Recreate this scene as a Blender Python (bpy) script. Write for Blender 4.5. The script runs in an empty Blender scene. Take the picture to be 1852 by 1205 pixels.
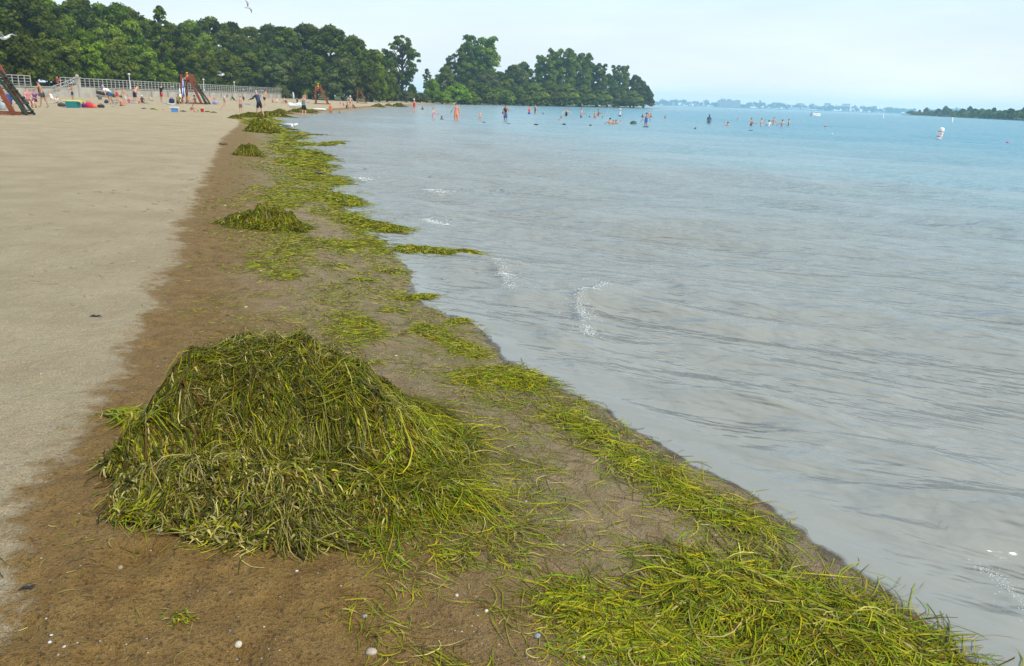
import bpy, bmesh, math, random
import numpy as np
from mathutils import Vector, Matrix

random.seed(7)
rng = np.random.default_rng(7)
SC = bpy.context.scene
C = SC.collection
PI = math.pi

# ------------------------------------------------------------------ camera, sky, sun, exposure
FPX, PITCH, ROLL, EYE = 1440.0, math.radians(16.30), math.radians(1.95), 1.72
cf = Vector((0, math.cos(PITCH), -math.sin(PITCH)))
u0 = Vector((0, math.sin(PITCH), math.cos(PITCH)))
cr = Vector((1, 0, 0)) * math.cos(ROLL) + u0 * math.sin(ROLL)
cu = -Vector((1, 0, 0)) * math.sin(ROLL) + u0 * math.cos(ROLL)
cam = bpy.data.cameras.new('camera')
camo = bpy.data.objects.new('camera', cam)
C.objects.link(camo)
cam.sensor_width = 36.0
cam.lens = 36.0 * FPX / 1852.0
cam.clip_start = 0.05
cam.clip_end = 20000
m4 = Matrix((cr, cu, -cf)).transposed().to_4x4()
m4.translation = (0, 0, EYE)
camo.matrix_world = m4
SC.camera = camo

SUN_EL, SUN_AZ = math.radians(52), math.radians(128)      # azimuth clockwise from +Y
SKY_HAZE = [(0.0, (9.3, 9.2, 9.2)), (0.06, (7.9, 8.4, 8.6)), (0.14, (6.4, 8.1, 8.9)), (0.5, (4.4, 6.2, 8.1))]
world = bpy.data.worlds.new('World')
SC.world = world
world.use_nodes = True
wn, wl = world.node_tree.nodes, world.node_tree.links
wn.clear()
w_out = wn.new('ShaderNodeOutputWorld')
w_bg = wn.new('ShaderNodeBackground')
w_sky = wn.new('ShaderNodeTexSky')
w_sky.sky_type = 'NISHITA'
w_sky.sun_disc = False
w_sky.sun_elevation = SUN_EL
w_sky.sun_rotation = SUN_AZ
w_sky.air_density = 1.0
w_sky.dust_density = 1.6
w_sky.ozone_density = 2.2
w_bg.inputs['Strength'].default_value = 0.11
# thin high cloud veil, thicker low down, with wisps
w_tc = wn.new('ShaderNodeTexCoord')
w_map = wn.new('ShaderNodeMapping')
w_map.inputs['Scale'].default_value = (1.0, 1.0, 5.0)
w_noise = wn.new('ShaderNodeTexNoise')
w_noise.inputs['Scale'].default_value = 2.6
w_noise.inputs['Detail'].default_value = 7
w_noise.inputs['Roughness'].default_value = 0.55
w_ramp = wn.new('ShaderNodeValToRGB')
w_ramp.color_ramp.elements[0].position = 0.30
w_ramp.color_ramp.elements[0].color = (0.70, 0.70, 0.70, 1)
w_ramp.color_ramp.elements[1].position = 0.66
w_ramp.color_ramp.elements[1].color = (0.95, 0.95, 0.95, 1)
w_sep = wn.new('ShaderNodeSeparateXYZ')
w_el = wn.new('ShaderNodeValToRGB')                      # bright haze at the horizon, clearer blue above it
for i, (p_, c_) in enumerate(SKY_HAZE):
    e_ = w_el.color_ramp.elements[i] if i < 2 else w_el.color_ramp.elements.new(0.5)
for i, (p_, c_) in enumerate(SKY_HAZE):
    w_el.color_ramp.elements[i].position = p_
    w_el.color_ramp.elements[i].color = (*[q / 10 for q in c_], 1)
w_gain = wn.new('ShaderNodeVectorMath')
w_gain.operation = 'SCALE'
w_gain.inputs['Scale'].default_value = 10.0
w_mix = wn.new('ShaderNodeMixRGB')
wl.new(w_tc.outputs['Generated'], w_sep.inputs[0])
wl.new(w_sep.outputs['Z'], w_el.inputs['Fac'])
wl.new(w_el.outputs['Color'], w_gain.inputs[0])
wl.new(w_gain.outputs[0], w_mix.inputs['Color2'])
wl.new(w_tc.outputs['Generated'], w_map.inputs['Vector'])
wl.new(w_map.outputs['Vector'], w_noise.inputs['Vector'])
wl.new(w_noise.outputs['Fac'], w_ramp.inputs['Fac'])
wl.new(w_ramp.outputs['Color'], w_mix.inputs['Fac'])
wl.new(w_sky.outputs['Color'], w_mix.inputs['Color1'])
wl.new(w_mix.outputs['Color'], w_bg.inputs['Color'])
wl.new(w_bg.outputs['Background'], w_out.inputs['Surface'])

sun_l = bpy.data.lights.new('sun', 'SUN')
sun_l.energy = 3.5
sun_l.angle = math.radians(7)
sun_l.color = (1.0, 0.93, 0.80)
sun_o = bpy.data.objects.new('sun', sun_l)
C.objects.link(sun_o)
to_sun = Vector((math.sin(SUN_AZ) * math.cos(SUN_EL), math.cos(SUN_AZ) * math.cos(SUN_EL), math.sin(SUN_EL)))
sun_o.rotation_euler = (-to_sun).to_track_quat('-Z', 'Y').to_euler()

SC.view_settings.view_transform = 'Standard'
SC.view_settings.look = 'None'
SC.view_settings.exposure = 0.26
SC.view_settings.gamma = 1.0
SC.view_settings.use_curve_mapping = False
SC.render.engine = 'CYCLES'
SC.cycles.max_bounces = 6
SC.cycles.diffuse_bounces = 3
SC.cycles.glossy_bounces = 3
SC.cycles.transmission_bounces = 2
SC.cycles.transparent_max_bounces = 12
SC.cycles.volume_bounces = 2
SC.cycles.use_denoising = True
SC.cycles.sample_clamp_indirect = 4.0

# ------------------------------------------------------------------ helpers

def G(px, py, z=0.0):
    """point of height z seen at pixel (px, py) of the 1852 wide photograph"""
    d = cf * FPX + cr * (px - 926) - cu * (py - 602.5)
    t = (z - EYE) / d.z
    return d.x * t, d.y * t


def hz(px):
    return 602.5 - 421.1 / math.cos(ROLL) + (px - 926) * math.tan(ROLL)


def ray_at_y(px, py, y):
    d = cf * FPX + cr * (px - 926) - cu * (py - 602.5)
    t = y / d.y
    return d.x * t, y, EYE + d.z * t


def depth_of(x, y, z=0.0):
    return cf.dot(Vector((x, y, z - EYE)))


def _h(ix, iy, seed):
    a = (ix.astype(np.int64) * 374761393 + iy.astype(np.int64) * 668265263 + seed * 982451653) & 0xFFFFFFFF
    a = ((a ^ (a >> 13)) * 1274126177) & 0xFFFFFFFF
    a = a ^ (a >> 16)
    return (a & 0xFFFF) / 65535.0


def vnoise(x, y, seed=0):
    x = np.asarray(x, float); y = np.asarray(y, float)
    ix, iy = np.floor(x), np.floor(y)
    fx, fy = x - ix, y - iy
    fx = fx * fx * (3 - 2 * fx); fy = fy * fy * (3 - 2 * fy)
    a = _h(ix, iy, seed); b = _h(ix + 1, iy, seed); c = _h(ix, iy + 1, seed); d = _h(ix + 1, iy + 1, seed)
    return (a * (1 - fx) + b * fx) * (1 - fy) + (c * (1 - fx) + d * fx) * fy


def fbm(x, y, octv=4, seed=0):
    s, a, t = 0.0, 1.0, 0.0
    for k in range(octv):
        s = s + a * vnoise(x, y, seed + k * 17); t += a
        a *= 0.5; x = x * 2.03 + 11.3; y = y * 2.03 + 5.7
    return s / t


def sstep(a, b, x):
    t = np.clip((x - a) / (b - a), 0, 1)
    return t * t * (3 - 2 * t)


def make_mesh(name, V, faces, mats, midx=None, smooth=False, cols=None, attrs=None):
    V = np.asarray(V, np.float32)
    if isinstance(faces, np.ndarray):
        faces = [faces]
    faces = [np.asarray(f, np.int32) for f in faces if len(f)]
    me = bpy.data.meshes.new(name)
    me.vertices.add(len(V))
    me.vertices.foreach_set('co', V.ravel())
    lv = np.concatenate([f.ravel() for f in faces])
    tot = np.concatenate([np.full(len(f), f.shape[1], np.int32) for f in faces])
    st = np.concatenate([[0], np.cumsum(tot)[:-1]]).astype(np.int32)
    me.loops.add(len(lv))
    me.loops.foreach_set('vertex_index', lv)
    me.polygons.add(len(tot))
    me.polygons.foreach_set('loop_start', st)
    me.polygons.foreach_set('loop_total', tot)
    for m in (mats if isinstance(mats, (list, tuple)) else [mats]):
        me.materials.append(m)
    if midx is not None:
        me.polygons.foreach_set('material_index', np.asarray(midx, np.int32))
    if smooth:
        me.polygons.foreach_set('use_smooth', np.ones(len(tot), bool))
    if cols is not None:
        a = me.color_attributes.new('col', 'FLOAT_COLOR', 'POINT')
        a.data.foreach_set('color', np.concatenate([cols, np.ones((len(cols), 1))], 1).astype(np.float32).ravel())
    for k, v in (attrs or {}).items():
        a = me.attributes.new(k, 'FLOAT', 'POINT')
        a.data.foreach_set('value', np.asarray(v, np.float32))
    me.update(calc_edges=True)
    return me


def link(name, me, parent=None, loc=None, rotz=0.0, scale=None):
    o = bpy.data.objects.new(name, me)
    C.objects.link(o)
    if parent is not None:
        o.parent = parent
    if loc is not None:
        o.location = loc
    if rotz:
        o.rotation_euler.z = rotz
    if scale is not None:
        o.scale = (scale,) * 3 if isinstance(scale, (int, float)) else scale
    return o


def tag(o, label=None, cat=None, group=None, kind=None):
    if label: o['label'] = label
    if cat: o['category'] = cat
    if group: o['group'] = group
    if kind: o['kind'] = kind
    return o


def thing(name, label, cat, loc=(0, 0, 0), rotz=0.0, group=None, scale=None):
    return tag(link(name, None, None, loc, rotz, scale), label, cat, group)


class MB:
    def __init__(s):
        s.v, s.f, s.m, s.cur = [], [], [], 0

    def add(s, V, F):
        b = len(s.v)
        s.v.extend([tuple(p) for p in V])
        s.f.extend([tuple(i + b for i in f) for f in F])
        s.m.extend([s.cur] * len(F))
        return s

    def box(s, c, d, M=None):
        M = M or Matrix.Identity(3)
        c = Vector(c)
        V = [c + M @ Vector((x * d[0] / 2, y * d[1] / 2, z * d[2] / 2)) for x in (-1, 1) for y in (-1, 1) for z in (-1, 1)]
        return s.add(V, [(0, 1, 3, 2), (4, 6, 7, 5), (0, 4, 5, 1), (2, 3, 7, 6), (0, 2, 6, 4), (1, 5, 7, 3)])

    def bar(s, a, b, w, h=None, up=(0, 0, 1)):
        a, b = Vector(a), Vector(b)
        z = (b - a); L = z.length; z.normalize()
        u = Vector(up)
        if abs(z.dot(u)) > 0.98: u = Vector((0, 1, 0))
        x = u.cross(z).normalized(); y = z.cross(x)
        return s.box((a + b) / 2, (w, h or w, L), Matrix((x, y, z)).transposed())

    def tube(s, pts, rad, n=8, caps=True):
        pts = [Vector(p) for p in pts]
        V, F = [], []
        for i, p in enumerate(pts):
            t = (pts[min(i + 1, len(pts) - 1)] - pts[max(i - 1, 0)]).normalized()
            u = Vector((0, 0, 1)) if abs(t.z) < 0.9 else Vector((1, 0, 0))
            x = u.cross(t).normalized(); y = t.cross(x)
            r = rad[i] if isinstance(rad, (list, tuple)) else rad
            V += [p + (x * math.cos(2 * PI * k / n) + y * math.sin(2 * PI * k / n)) * r for k in range(n)]
        for i in range(len(pts) - 1):
            F += [(i * n + k, i * n + (k + 1) % n, (i + 1) * n + (k + 1) % n, (i + 1) * n + k) for k in range(n)]
        if caps:
            F += [tuple(range(n))[::-1], tuple((len(pts) - 1) * n + k for k in range(n))]
        return s.add(V, F)

    def lathe(s, prof, n=16, c=(0, 0, 0), M=None):
        M = M or Matrix.Identity(3); c = Vector(c)
        V, F = [], []
        for r, z in prof:
            V += [c + M @ Vector((r * math.cos(2 * PI * k / n), r * math.sin(2 * PI * k / n), z)) for k in range(n)]
        for i in range(len(prof) - 1):
            F += [(i * n + k, i * n + (k + 1) % n, (i + 1) * n + (k + 1) % n, (i + 1) * n + k) for k in range(n)]
        F += [tuple(range(n))[::-1], tuple((len(prof) - 1) * n + k for k in range(n))]
        return s.add(V, F)

    def blob(s, c, r, n=8, m=6, wob=0.0, M=None, pw=1.0):
        """lumpy ellipsoid; pw < 1 squares it off"""
        M = M or Matrix.Identity(3); c = Vector(c)
        sg = lambda t: math.copysign(abs(t) ** pw, t)
        V, F = [], []
        for i in range(m + 1):
            a = -PI / 2 + PI * i / m
            for k in range(n):
                b = 2 * PI * k / n
                q = 1 + random.uniform(-wob, wob) * (0 < i < m)
                V.append(c + M @ Vector((r[0] * sg(math.cos(a)) * sg(math.cos(b)) * q, r[1] * sg(math.cos(a)) * sg(math.sin(b)) * q, r[2] * sg(math.sin(a)) * q)))
        for i in range(m):
            F += [(i * n + k, i * n + (k + 1) % n, (i + 1) * n + (k + 1) % n, (i + 1) * n + k) for k in range(n)]
        return s.add(V, F)

    def mesh(s, name, mats, smooth=False):
        me = bpy.data.meshes.new(name)
        me.from_pydata(s.v, [], s.f)
        for q in (mats if isinstance(mats, (list, tuple)) else [mats]):
            me.materials.append(q)
        me.polygons.foreach_set('material_index', s.m)
        if smooth:
            me.polygons.foreach_set('use_smooth', [True] * len(s.f))
        me.update()
        return me

    def build(s, name, mats, parent=None, loc=None, rotz=0.0, smooth=False, scale=None):
        return link(name, s.mesh(name, mats, smooth), parent, loc, rotz, scale)


# ------------------------------------------------------------------ materials
class N:
    """small node tree writer"""
    def __init__(s, name):
        s.mat = bpy.data.materials.new(name)
        s.mat.use_nodes = True
        s.t = s.mat.node_tree
        s.t.nodes.clear()
        s.out = s.t.nodes.new('ShaderNodeOutputMaterial')

    def n(s, typ, **kw):
        x = s.t.nodes.new('ShaderNode' + typ)
        for k, v in kw.items(): setattr(x, k, v)
        return x

    def set(s, sock, v):
        if isinstance(v, bpy.types.NodeSocket): s.t.links.new(v, sock)
        elif isinstance(v, (tuple, list)) and len(v) == 3 and sock.type == 'RGBA': sock.default_value = (*v, 1)
        else: sock.default_value = v

    def math(s, op, a, b=0.0, c=0.0, clamp=False):
        x = s.n('Math', operation=op, use_clamp=clamp)
        s.set(x.inputs[0], a); s.set(x.inputs[1], b); s.set(x.inputs[2], c)
        return x.outputs[0]

    def mix(s, f, a, b, mode='MIX'):
        x = s.n('MixRGB', blend_type=mode)
        s.set(x.inputs[0], f); s.set(x.inputs[1], a); s.set(x.inputs[2], b)
        return x.outputs[0]

    def attr(s, name, out='Fac'):
        return s.n('Attribute', attribute_name=name).outputs[out]

    def pos(s, scale=(1, 1, 1), rot=(0, 0, 0)):
        g = s.n('NewGeometry')
        m = s.n('Mapping')
        m.inputs['Scale'].default_value = scale; m.inputs['Rotation'].default_value = rot
        s.t.links.new(g.outputs['Position'], m.inputs['Vector'])
        return m.outputs['Vector']

    def objpos(s):
        return s.n('TexCoord').outputs['Object']

    def noise(s, vec, scale, detail=4, rough=0.55, out='Fac'):
        x = s.n('TexNoise')
        s.set(x.inputs['Vector'], vec)
        x.inputs['Scale'].default_value = scale; x.inputs['Detail'].default_value = detail; x.inputs['Roughness'].default_value = rough
        return x.outputs[out]

    def voro(s, vec, scale, out='Distance'):
        x = s.n('TexVoronoi'); s.set(x.inputs['Vector'], vec); x.inputs['Scale'].default_value = scale
        return x.outputs[out]

    def ramp(s, f, stops):
        x = s.n('ValToRGB'); s.set(x.inputs[0], f)
        e = x.color_ramp.elements
        while len(e) < len(stops): e.new(0.5)
        for i, (p, c) in enumerate(stops):
            e[i].position = p; e[i].color = (*c, 1) if not isinstance(c, (int, float)) else (c, c, c, 1)
        return x.outputs[0]

    def map(s, v, a, b, c=0.0, d=1.0):
        x = s.n('MapRange', interpolation_type='SMOOTHSTEP')
        for i, q in enumerate((v, a, b, c, d)): s.set(x.inputs[i], q)
        return x.outputs[0]

    def bump(s, h, strength=0.5, dist=0.01, normal=None):
        x = s.n('Bump'); s.set(x.inputs['Height'], h)
        x.inputs['Strength'].default_value = strength; x.inputs['Distance'].default_value = dist
        if normal is not None: s.t.links.new(normal, x.inputs['Normal'])
        return x.outputs[0]

    def pbr(s, color, rough=0.6, spec=0.3, normal=None, metal=0.0):
        p = s.n('BsdfPrincipled')
        s.set(p.inputs['Base Color'], color); s.set(p.inputs['Roughness'], rough)
        s.set(p.inputs['Specular IOR Level'], spec); s.set(p.inputs['Metallic'], metal)
        if normal is not None: s.t.links.new(normal, p.inputs['Normal'])
        s.t.links.new(p.outputs[0], s.out.inputs['Surface'])
        return s.mat


_cache = {}
def plain(col, rough=0.6, var=0.18, scale=9.0, name='paint', spec=0.3, bump=0.0):
    """worn, slightly mottled single colour"""
    k = (col, rough, var, scale, name, bump)
    if k not in _cache:
        b = N(name)
        v = b.objpos()
        nz = b.noise(v, scale, 5)
        c = b.mix(b.map(nz, 0.3, 0.7), tuple(x * (1 - var) for x in col), tuple(min(1, x * (1 + var)) for x in col))
        nm = b.bump(b.noise(v, scale * 6, 3), bump, 0.01) if bump else None
        _cache[k] = b.pbr(c, rough, spec, nm)
    return _cache[k]


def mat_sand():
    b = N('beach_sand')
    p = b.pos()
    wet_a, sh, far = b.attr('wet'), b.attr('shore'), b.attr('grass')
    n1 = b.noise(p, 1.3, 6, 0.62); n2 = b.noise(p, 9, 5, 0.6); n3 = b.noise(p, 60, 3, 0.6)
    g1 = b.noise(p, 210, 2, 0.7); g2 = b.noise(p, 95, 2, 0.6)
    e = b.math('ADD', wet_a, b.math('MULTIPLY', b.math('SUBTRACT', n1, 0.5), 0.75))
    e = b.math('ADD', e, b.math('MULTIPLY', b.math('SUBTRACT', n2, 0.5), 0.5))
    wet = b.map(e, -0.09, 0.10)
    # dry sand: pale grey beige, darker specks, faint damp blotches
    dry = b.mix(b.map(n1, 0.3, 0.72), SAND_A, SAND_B)
    dry = b.mix(b.map(b.noise(p, 0.35, 5, 0.6), 0.52, 0.75, 0, 0.45), dry, SAND_C)
    dry = b.mix(b.map(g1, 0.52, 0.66, 0, 0.75), dry, (0.13, 0.105, 0.08))
    dry = b.mix(b.map(g2, 0.58, 0.70, 0, 0.75), dry, (0.58, 0.52, 0.41))
    # damp sand: brown with ochre and dark mottling
    w = b.mix(b.map(n2, 0.3, 0.7), WET_A, WET_B)
    w = b.mix(b.map(b.noise(p, 3.1, 5, 0.65), 0.42, 0.68, 0, 0.55), w, WET_C)
    w = b.mix(b.map(n3, 0.52, 0.68, 0, 0.75), w, (0.065, 0.038, 0.016))
    w = b.mix(b.map(g1, 0.53, 0.66, 0, 0.7), w, (0.05, 0.033, 0.02))
    w = b.mix(b.map(g2, 0.60, 0.72, 0, 0.6), w, (0.33, 0.23, 0.12))
    # towards the water: greyer, gravelly
    gr = b.mix(b.map(n2, 0.3, 0.7), SHORE_A, SHORE_B)
    gr = b.mix(b.map(g1, 0.52, 0.66, 0, 0.6), gr, (0.065, 0.055, 0.048))
    gr = b.mix(b.map(g2, 0.57, 0.70, 0, 0.55), gr, (0.34, 0.27, 0.19))
    tz = b.math('ADD', sh, b.math('MULTIPLY', b.math('SUBTRACT', n1, 0.5), 1.2))
    w = b.mix(b.map(tz, 1.9, 0.7), w, gr)
    # thin green film left by the algae
    film = b.math('MULTIPLY', b.attr('film'), b.map(b.noise(p, 2.6, 6, 0.7), 0.40, 0.62))
    w = b.mix(b.math('MULTIPLY', film, 0.75), w, (0.125, 0.135, 0.018))
    c = b.mix(wet, dry, w)
    # little shells and pale grit
    vd = b.voro(p, 24, 'Distance'); vc = b.n('SeparateColor'); b.set(vc.inputs[0], b.voro(p, 24, 'Color'))
    sp = b.math('MULTIPLY', b.math('LESS_THAN', vd, 0.085), b.math('GREATER_THAN', vc.outputs[0], 0.74))
    c = b.mix(b.math('MULTIPLY', sp, 0.8), c, (0.62, 0.56, 0.47))
    vd2 = b.voro(p, 41, 'Distance'); vc2 = b.n('SeparateColor'); b.set(vc2.inputs[0], b.voro(p, 41, 'Color'))
    sp2 = b.math('MULTIPLY', b.math('LESS_THAN', vd2, 0.12), b.math('GREATER_THAN', vc2.outputs[1], 0.80))
    c = b.mix(b.math('MULTIPLY', sp2, 0.7), c, (0.06, 0.05, 0.045))
    gc = b.mix(n1, (0.05, 0.085, 0.014), (0.13, 0.15, 0.035))
    c = b.mix(b.map(b.math('ADD', far, b.math('MULTIPLY', b.math('SUBTRACT', n1, 0.5), 0.6)), 0.4, 0.6), c, gc)
    soaked = b.map(sh, 0.16, -0.02)
    c = b.mix(b.math('MULTIPLY', soaked, 0.15), c, (0.14, 0.11, 0.075))
    r = b.math('SUBTRACT', 0.92, b.math('MULTIPLY', wet, 0.30))
    r = b.math('SUBTRACT', r, b.math('MULTIPLY', soaked, 0.32))
    hsum = b.math('ADD', b.math('MULTIPLY', n3, 1.0), b.math('MULTIPLY', g1, 0.55))
    hsum = b.math('ADD', hsum, b.math('MULTIPLY', n2, 2.6))
    nm = b.bump(hsum, 1.0, 0.022)
    return b.pbr(c, r, 0.14, nm)


SAND_A, SAND_B, SAND_C = (0.385, 0.298, 0.180), (0.460, 0.368, 0.235), (0.310, 0.230, 0.128)
WET_A, WET_B, WET_C = (0.200, 0.108, 0.027), (0.305, 0.180, 0.052), (0.245, 0.150, 0.053)
SHORE_A, SHORE_B = (0.255, 0.172, 0.086), (0.360, 0.255, 0.140)


def mat_water():
    b = N('lake_water')
    dep, off = b.attr('depth'), b.attr('offshore')
    p = b.pos((1, 1, 1), (0, 0, math.radians(24)))
    q = b.n('Mapping'); b.set(q.inputs['Vector'], p); q.inputs['Scale'].default_value = (0.36, 1.0, 1.0)
    q = q.outputs['Vector']
    a1 = b.noise(q, 8.0, 2, 0.5); a2 = b.noise(q, 2.2, 3, 0.5); a3 = b.noise(q, 0.5, 4, 0.55); a4 = b.noise(q, 22, 2, 0.5)
    n4 = b.bump(a4, 0.7, 0.016)
    n1 = b.bump(a1, 0.9, 0.075, n4); n2 = b.bump(a2, 0.9, 0.17, n1); n3 = b.bump(a3, 0.7, 0.35, n2)
    calm = b.map(dep, 0.0, 0.025)
    vm = b.n('Mix', data_type='VECTOR')
    b.set(vm.inputs[0], b.math('ADD', b.math('MULTIPLY', calm, 0.85), 0.15))
    gn = b.n('NewGeometry')
    b.set(vm.inputs[4], gn.outputs['Normal']); b.set(vm.inputs[5], n3)
    nrm = vm.outputs[1]
    mott = b.noise(b.pos((0.05, 0.10, 1)), 1.0, 5, 0.6)
    f = b.map(b.math('ADD', off, b.math('MULTIPLY', b.math('SUBTRACT', mott, 0.5), 14.0)), 0.5, 50.0)
    col = b.ramp(f, [(0.0, W_NEAR), (0.20, W_MID), (1.0, W_FAR)])
    dif = b.n('BsdfDiffuse'); b.set(dif.inputs['Color'], col); b.set(dif.inputs['Normal'], nrm)
    tr = b.n('BsdfTransparent'); tr.inputs['Color'].default_value = (0.86, 0.84, 0.78, 1)
    m1 = b.n('MixShader')
    edge = b.math('ADD', dep, b.math('MULTIPLY', b.math('SUBTRACT', b.noise(b.pos(), 5.0, 4), .5), 0.006))
    b.set(m1.inputs[0], b.map(edge, 0.0002, 0.0018, 0.0, 1.0)); b.set(m1.inputs[1], tr.outputs[0]); b.set(m1.inputs[2], dif.outputs[0])
    gl = b.n('BsdfGlossy'); gl.inputs['Roughness'].default_value = 0.17; b.set(gl.inputs['Normal'], nrm)
    fr = b.n('Fresnel'); fr.inputs['IOR'].default_value = 1.33; b.set(fr.inputs['Normal'], nrm)
    m2 = b.n('MixShader')
    b.set(m2.inputs[0], fr.outputs[0]); b.set(m2.inputs[1], m1.outputs[0]); b.set(m2.inputs[2], gl.outputs[0])
    b.t.links.new(m2.outputs[0], b.out.inputs['Surface'])
    return b.mat


W_NEAR, W_MID, W_FAR = (0.258, 0.255, 0.228), (0.235, 0.345, 0.380), (0.080, 0.280, 0.375)


def mat_weed():
    b = N('washed_up_algae')
    col = b.attr('col', 'Color')
    c = b.mix(b.map(b.noise(b.pos(), 30, 3), 0.35, 0.7, 0, 0.35), col, (0.05, 0.045, 0.012))
    p = b.n('BsdfPrincipled'); b.set(p.inputs['Base Color'], c); p.inputs['Roughness'].default_value = 0.5
    p.inputs['Specular IOR Level'].default_value = 0.12
    tl = b.n('BsdfTranslucent'); b.set(tl.inputs['Color'], c)
    m = b.n('MixShader'); m.inputs[0].default_value = 0.18
    b.set(m.inputs[1], p.outputs[0]); b.set(m.inputs[2], tl.outputs[0])
    b.t.links.new(m.outputs[0], b.out.inputs['Surface'])
    return b.mat


def mat_leaf(name, dark, light, tint=0.25):
    b = N(name)
    r = b.attr('leaf'); oi = b.n('ObjectInfo')
    c = b.ramp(r, [(0.0, dark), (0.62, tuple((a + d) / 2 for a, d in zip(dark, light))), (1.0, light)])
    hs = b.n('HueSaturation'); b.set(hs.inputs['Color'], c)
    b.set(hs.inputs['Hue'], b.math('ADD', 0.485, b.math('MULTIPLY', oi.outputs['Random'], 0.03)))
    b.set(hs.inputs['Value'], b.math('ADD', 1 - tint, b.math('MULTIPLY', oi.outputs['Random'], 2 * tint)))
    d = b.n('BsdfDiffuse'); b.set(d.inputs['Color'], hs.outputs[0])
    tl = b.n('BsdfTranslucent'); b.set(tl.inputs['Color'], hs.outputs[0])
    m = b.n('MixShader'); m.inputs[0].default_value = 0.28
    b.set(m.inputs[1], d.outputs[0]); b.set(m.inputs[2], tl.outputs[0])
    b.t.links.new(m.outputs[0], b.out.inputs['Surface'])
    return b.mat


M_SAND, M_WATER, M_WEED = mat_sand(), mat_water(), mat_weed()
LEAF_DARK = mat_leaf('leaf_dark', (0.028, 0.050, 0.006), (0.168, 0.205, 0.024))
LEAF_MID = mat_leaf('leaf_mid', (0.045, 0.082, 0.009), (0.225, 0.285, 0.032))
LEAF_BRIGHT = mat_leaf('leaf_bright', (0.075, 0.130, 0.008), (0.260, 0.370, 0.024))
LEAF_GREY = mat_leaf('leaf_grey', (0.050, 0.075, 0.020), (0.190, 0.220, 0.065))
BARK = plain((0.085, 0.065, 0.048), 0.9, 0.4, 4, 'bark')
CONCRETE = plain((0.40, 0.37, 0.32), 0.9, 0.15, 0.7, 'concrete')
CONCRETE_D = plain((0.33, 0.305, 0.265), 0.9, 0.18, 0.9, 'concrete_weathered')
RAIL = plain((0.40, 0.39, 0.36), 0.5, 0.12, 6, 'painted_rail')
REDWOOD = plain((0.205, 0.058, 0.030), 0.75, 0.3, 3, 'red_stained_timber')
GREENSTEP = plain((0.028, 0.055, 0.040), 0.7, 0.2, 5, 'dark_green_paint')
WHITE = plain((0.78, 0.78, 0.76), 0.45, 0.05, 3, 'white_gelcoat')

# ------------------------------------------------------------------ shoreline and ground
SHORE = [G(*p) for p in [(1780, 1205), (1700, 1140), (1640, 1090)]]
SHORE += [(1.28, 3.0), (0.93, 3.6), (0.50, 4.4)]
SHORE += [G(*p) for p in [(930, 660), (840, 585), (760, 540), (720, 470), (690, 440), (640, 390), (600, 330), (565, 290), (545, 260), (520, 245), (490, 228), (480, 213), (560, 208), (640, 200), (700, 194)]]
SHORE += [(-24, 199), (-20, 250), (0, 292), (35, 345), (76, 425), (72, 455), (40, 480), (-60, 560), (-400, 760)]
SHORE = [(3.2, -2.0), (4.5, -12.0), (9.0, -60.0)][::-1] + [(2.0, 1.2)] + SHORE
SHORE_P = np.array(SHORE)
LAND = np.array(SHORE + [(-900, 760), (-900, -60)])
WETLINE = np.array([(-1.2, -8), (-1.35, 0.6)] + [G(*p, 0.15) for p in [(0, 1060), (0, 930), (60, 860), (150, 740), (215, 650), (260, 570), (300, 470), (330, 400), (360, 340), (400, 250), (430, 225), (440, 208)]] + [(-20.5, 75), (-21.5, 95), (-23.5, 130), (-26, 199), (-22, 252), (-2, 295), (33, 349), (73, 431)])


def pl_dist(P, x, y):
    """distance to an open polyline and a side sign (+ on its left, walking along it)"""
    x = np.asarray(x, float); y = np.asarray(y, float)
    best = np.full(x.shape, 1e18); side = np.ones(x.shape)
    for (ax, ay), (bx, by) in zip(P[:-1], P[1:]):
        dx, dy = bx - ax, by - ay
        L2 = dx * dx + dy * dy + 1e-12
        t = np.clip(((x - ax) * dx + (y - ay) * dy) / L2, 0, 1)
        ex, ey = x - ax - t * dx, y - ay - t * dy
        d2 = ex * ex + ey * ey
        k = d2 < best
        cr_ = dx * (y - ay) - dy * (x - ax)
        best = np.where(k, d2, best); side = np.where(k, np.sign(cr_), side)
    return np.sqrt(best), side


def inside(P, x, y):
    c = np.zeros(np.shape(x), bool)
    n = len(P)
    for i in range(n):
        (ax, ay), (bx, by) = P[i], P[(i + 1) % n]
        if ay == by: continue
        k = ((ay > y) != (by > y)) & (x < (bx - ax) * (y - ay) / (by - ay) + ax)
        c ^= k
    return c


def shore_d(x, y):
    d, _ = pl_dist(SHORE_P, x, y)
    d = np.where(inside(LAND, np.asarray(x, float), np.asarray(y, float)), d, -d)
    r = np.hypot(x, y)
    w = 0.30 * (fbm(np.asarray(x) * 1.5, np.asarray(y) * 1.5, 4, 3) - 0.5) + np.clip(r * 0.02, 0, 0.9) * (fbm(np.asarray(x) * 0.35, np.asarray(y) * 0.35, 3, 5) - 0.5)
    return d + w * np.clip(1 - np.abs(d) / 3, 0, 1)


DENTS = [(-1.32, 2.50, .10, .030), (-0.80, 1.98, .09, .022), (-1.45, 2.05, .07, .02), (-0.95, 1.72, .08, .018)]
DENTS += [(float(a), float(b_), .05 + .05 * random.random(), .012) for a, b_ in zip(rng.uniform(-5, -1.6, 60), rng.uniform(2, 16, 60))]


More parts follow.
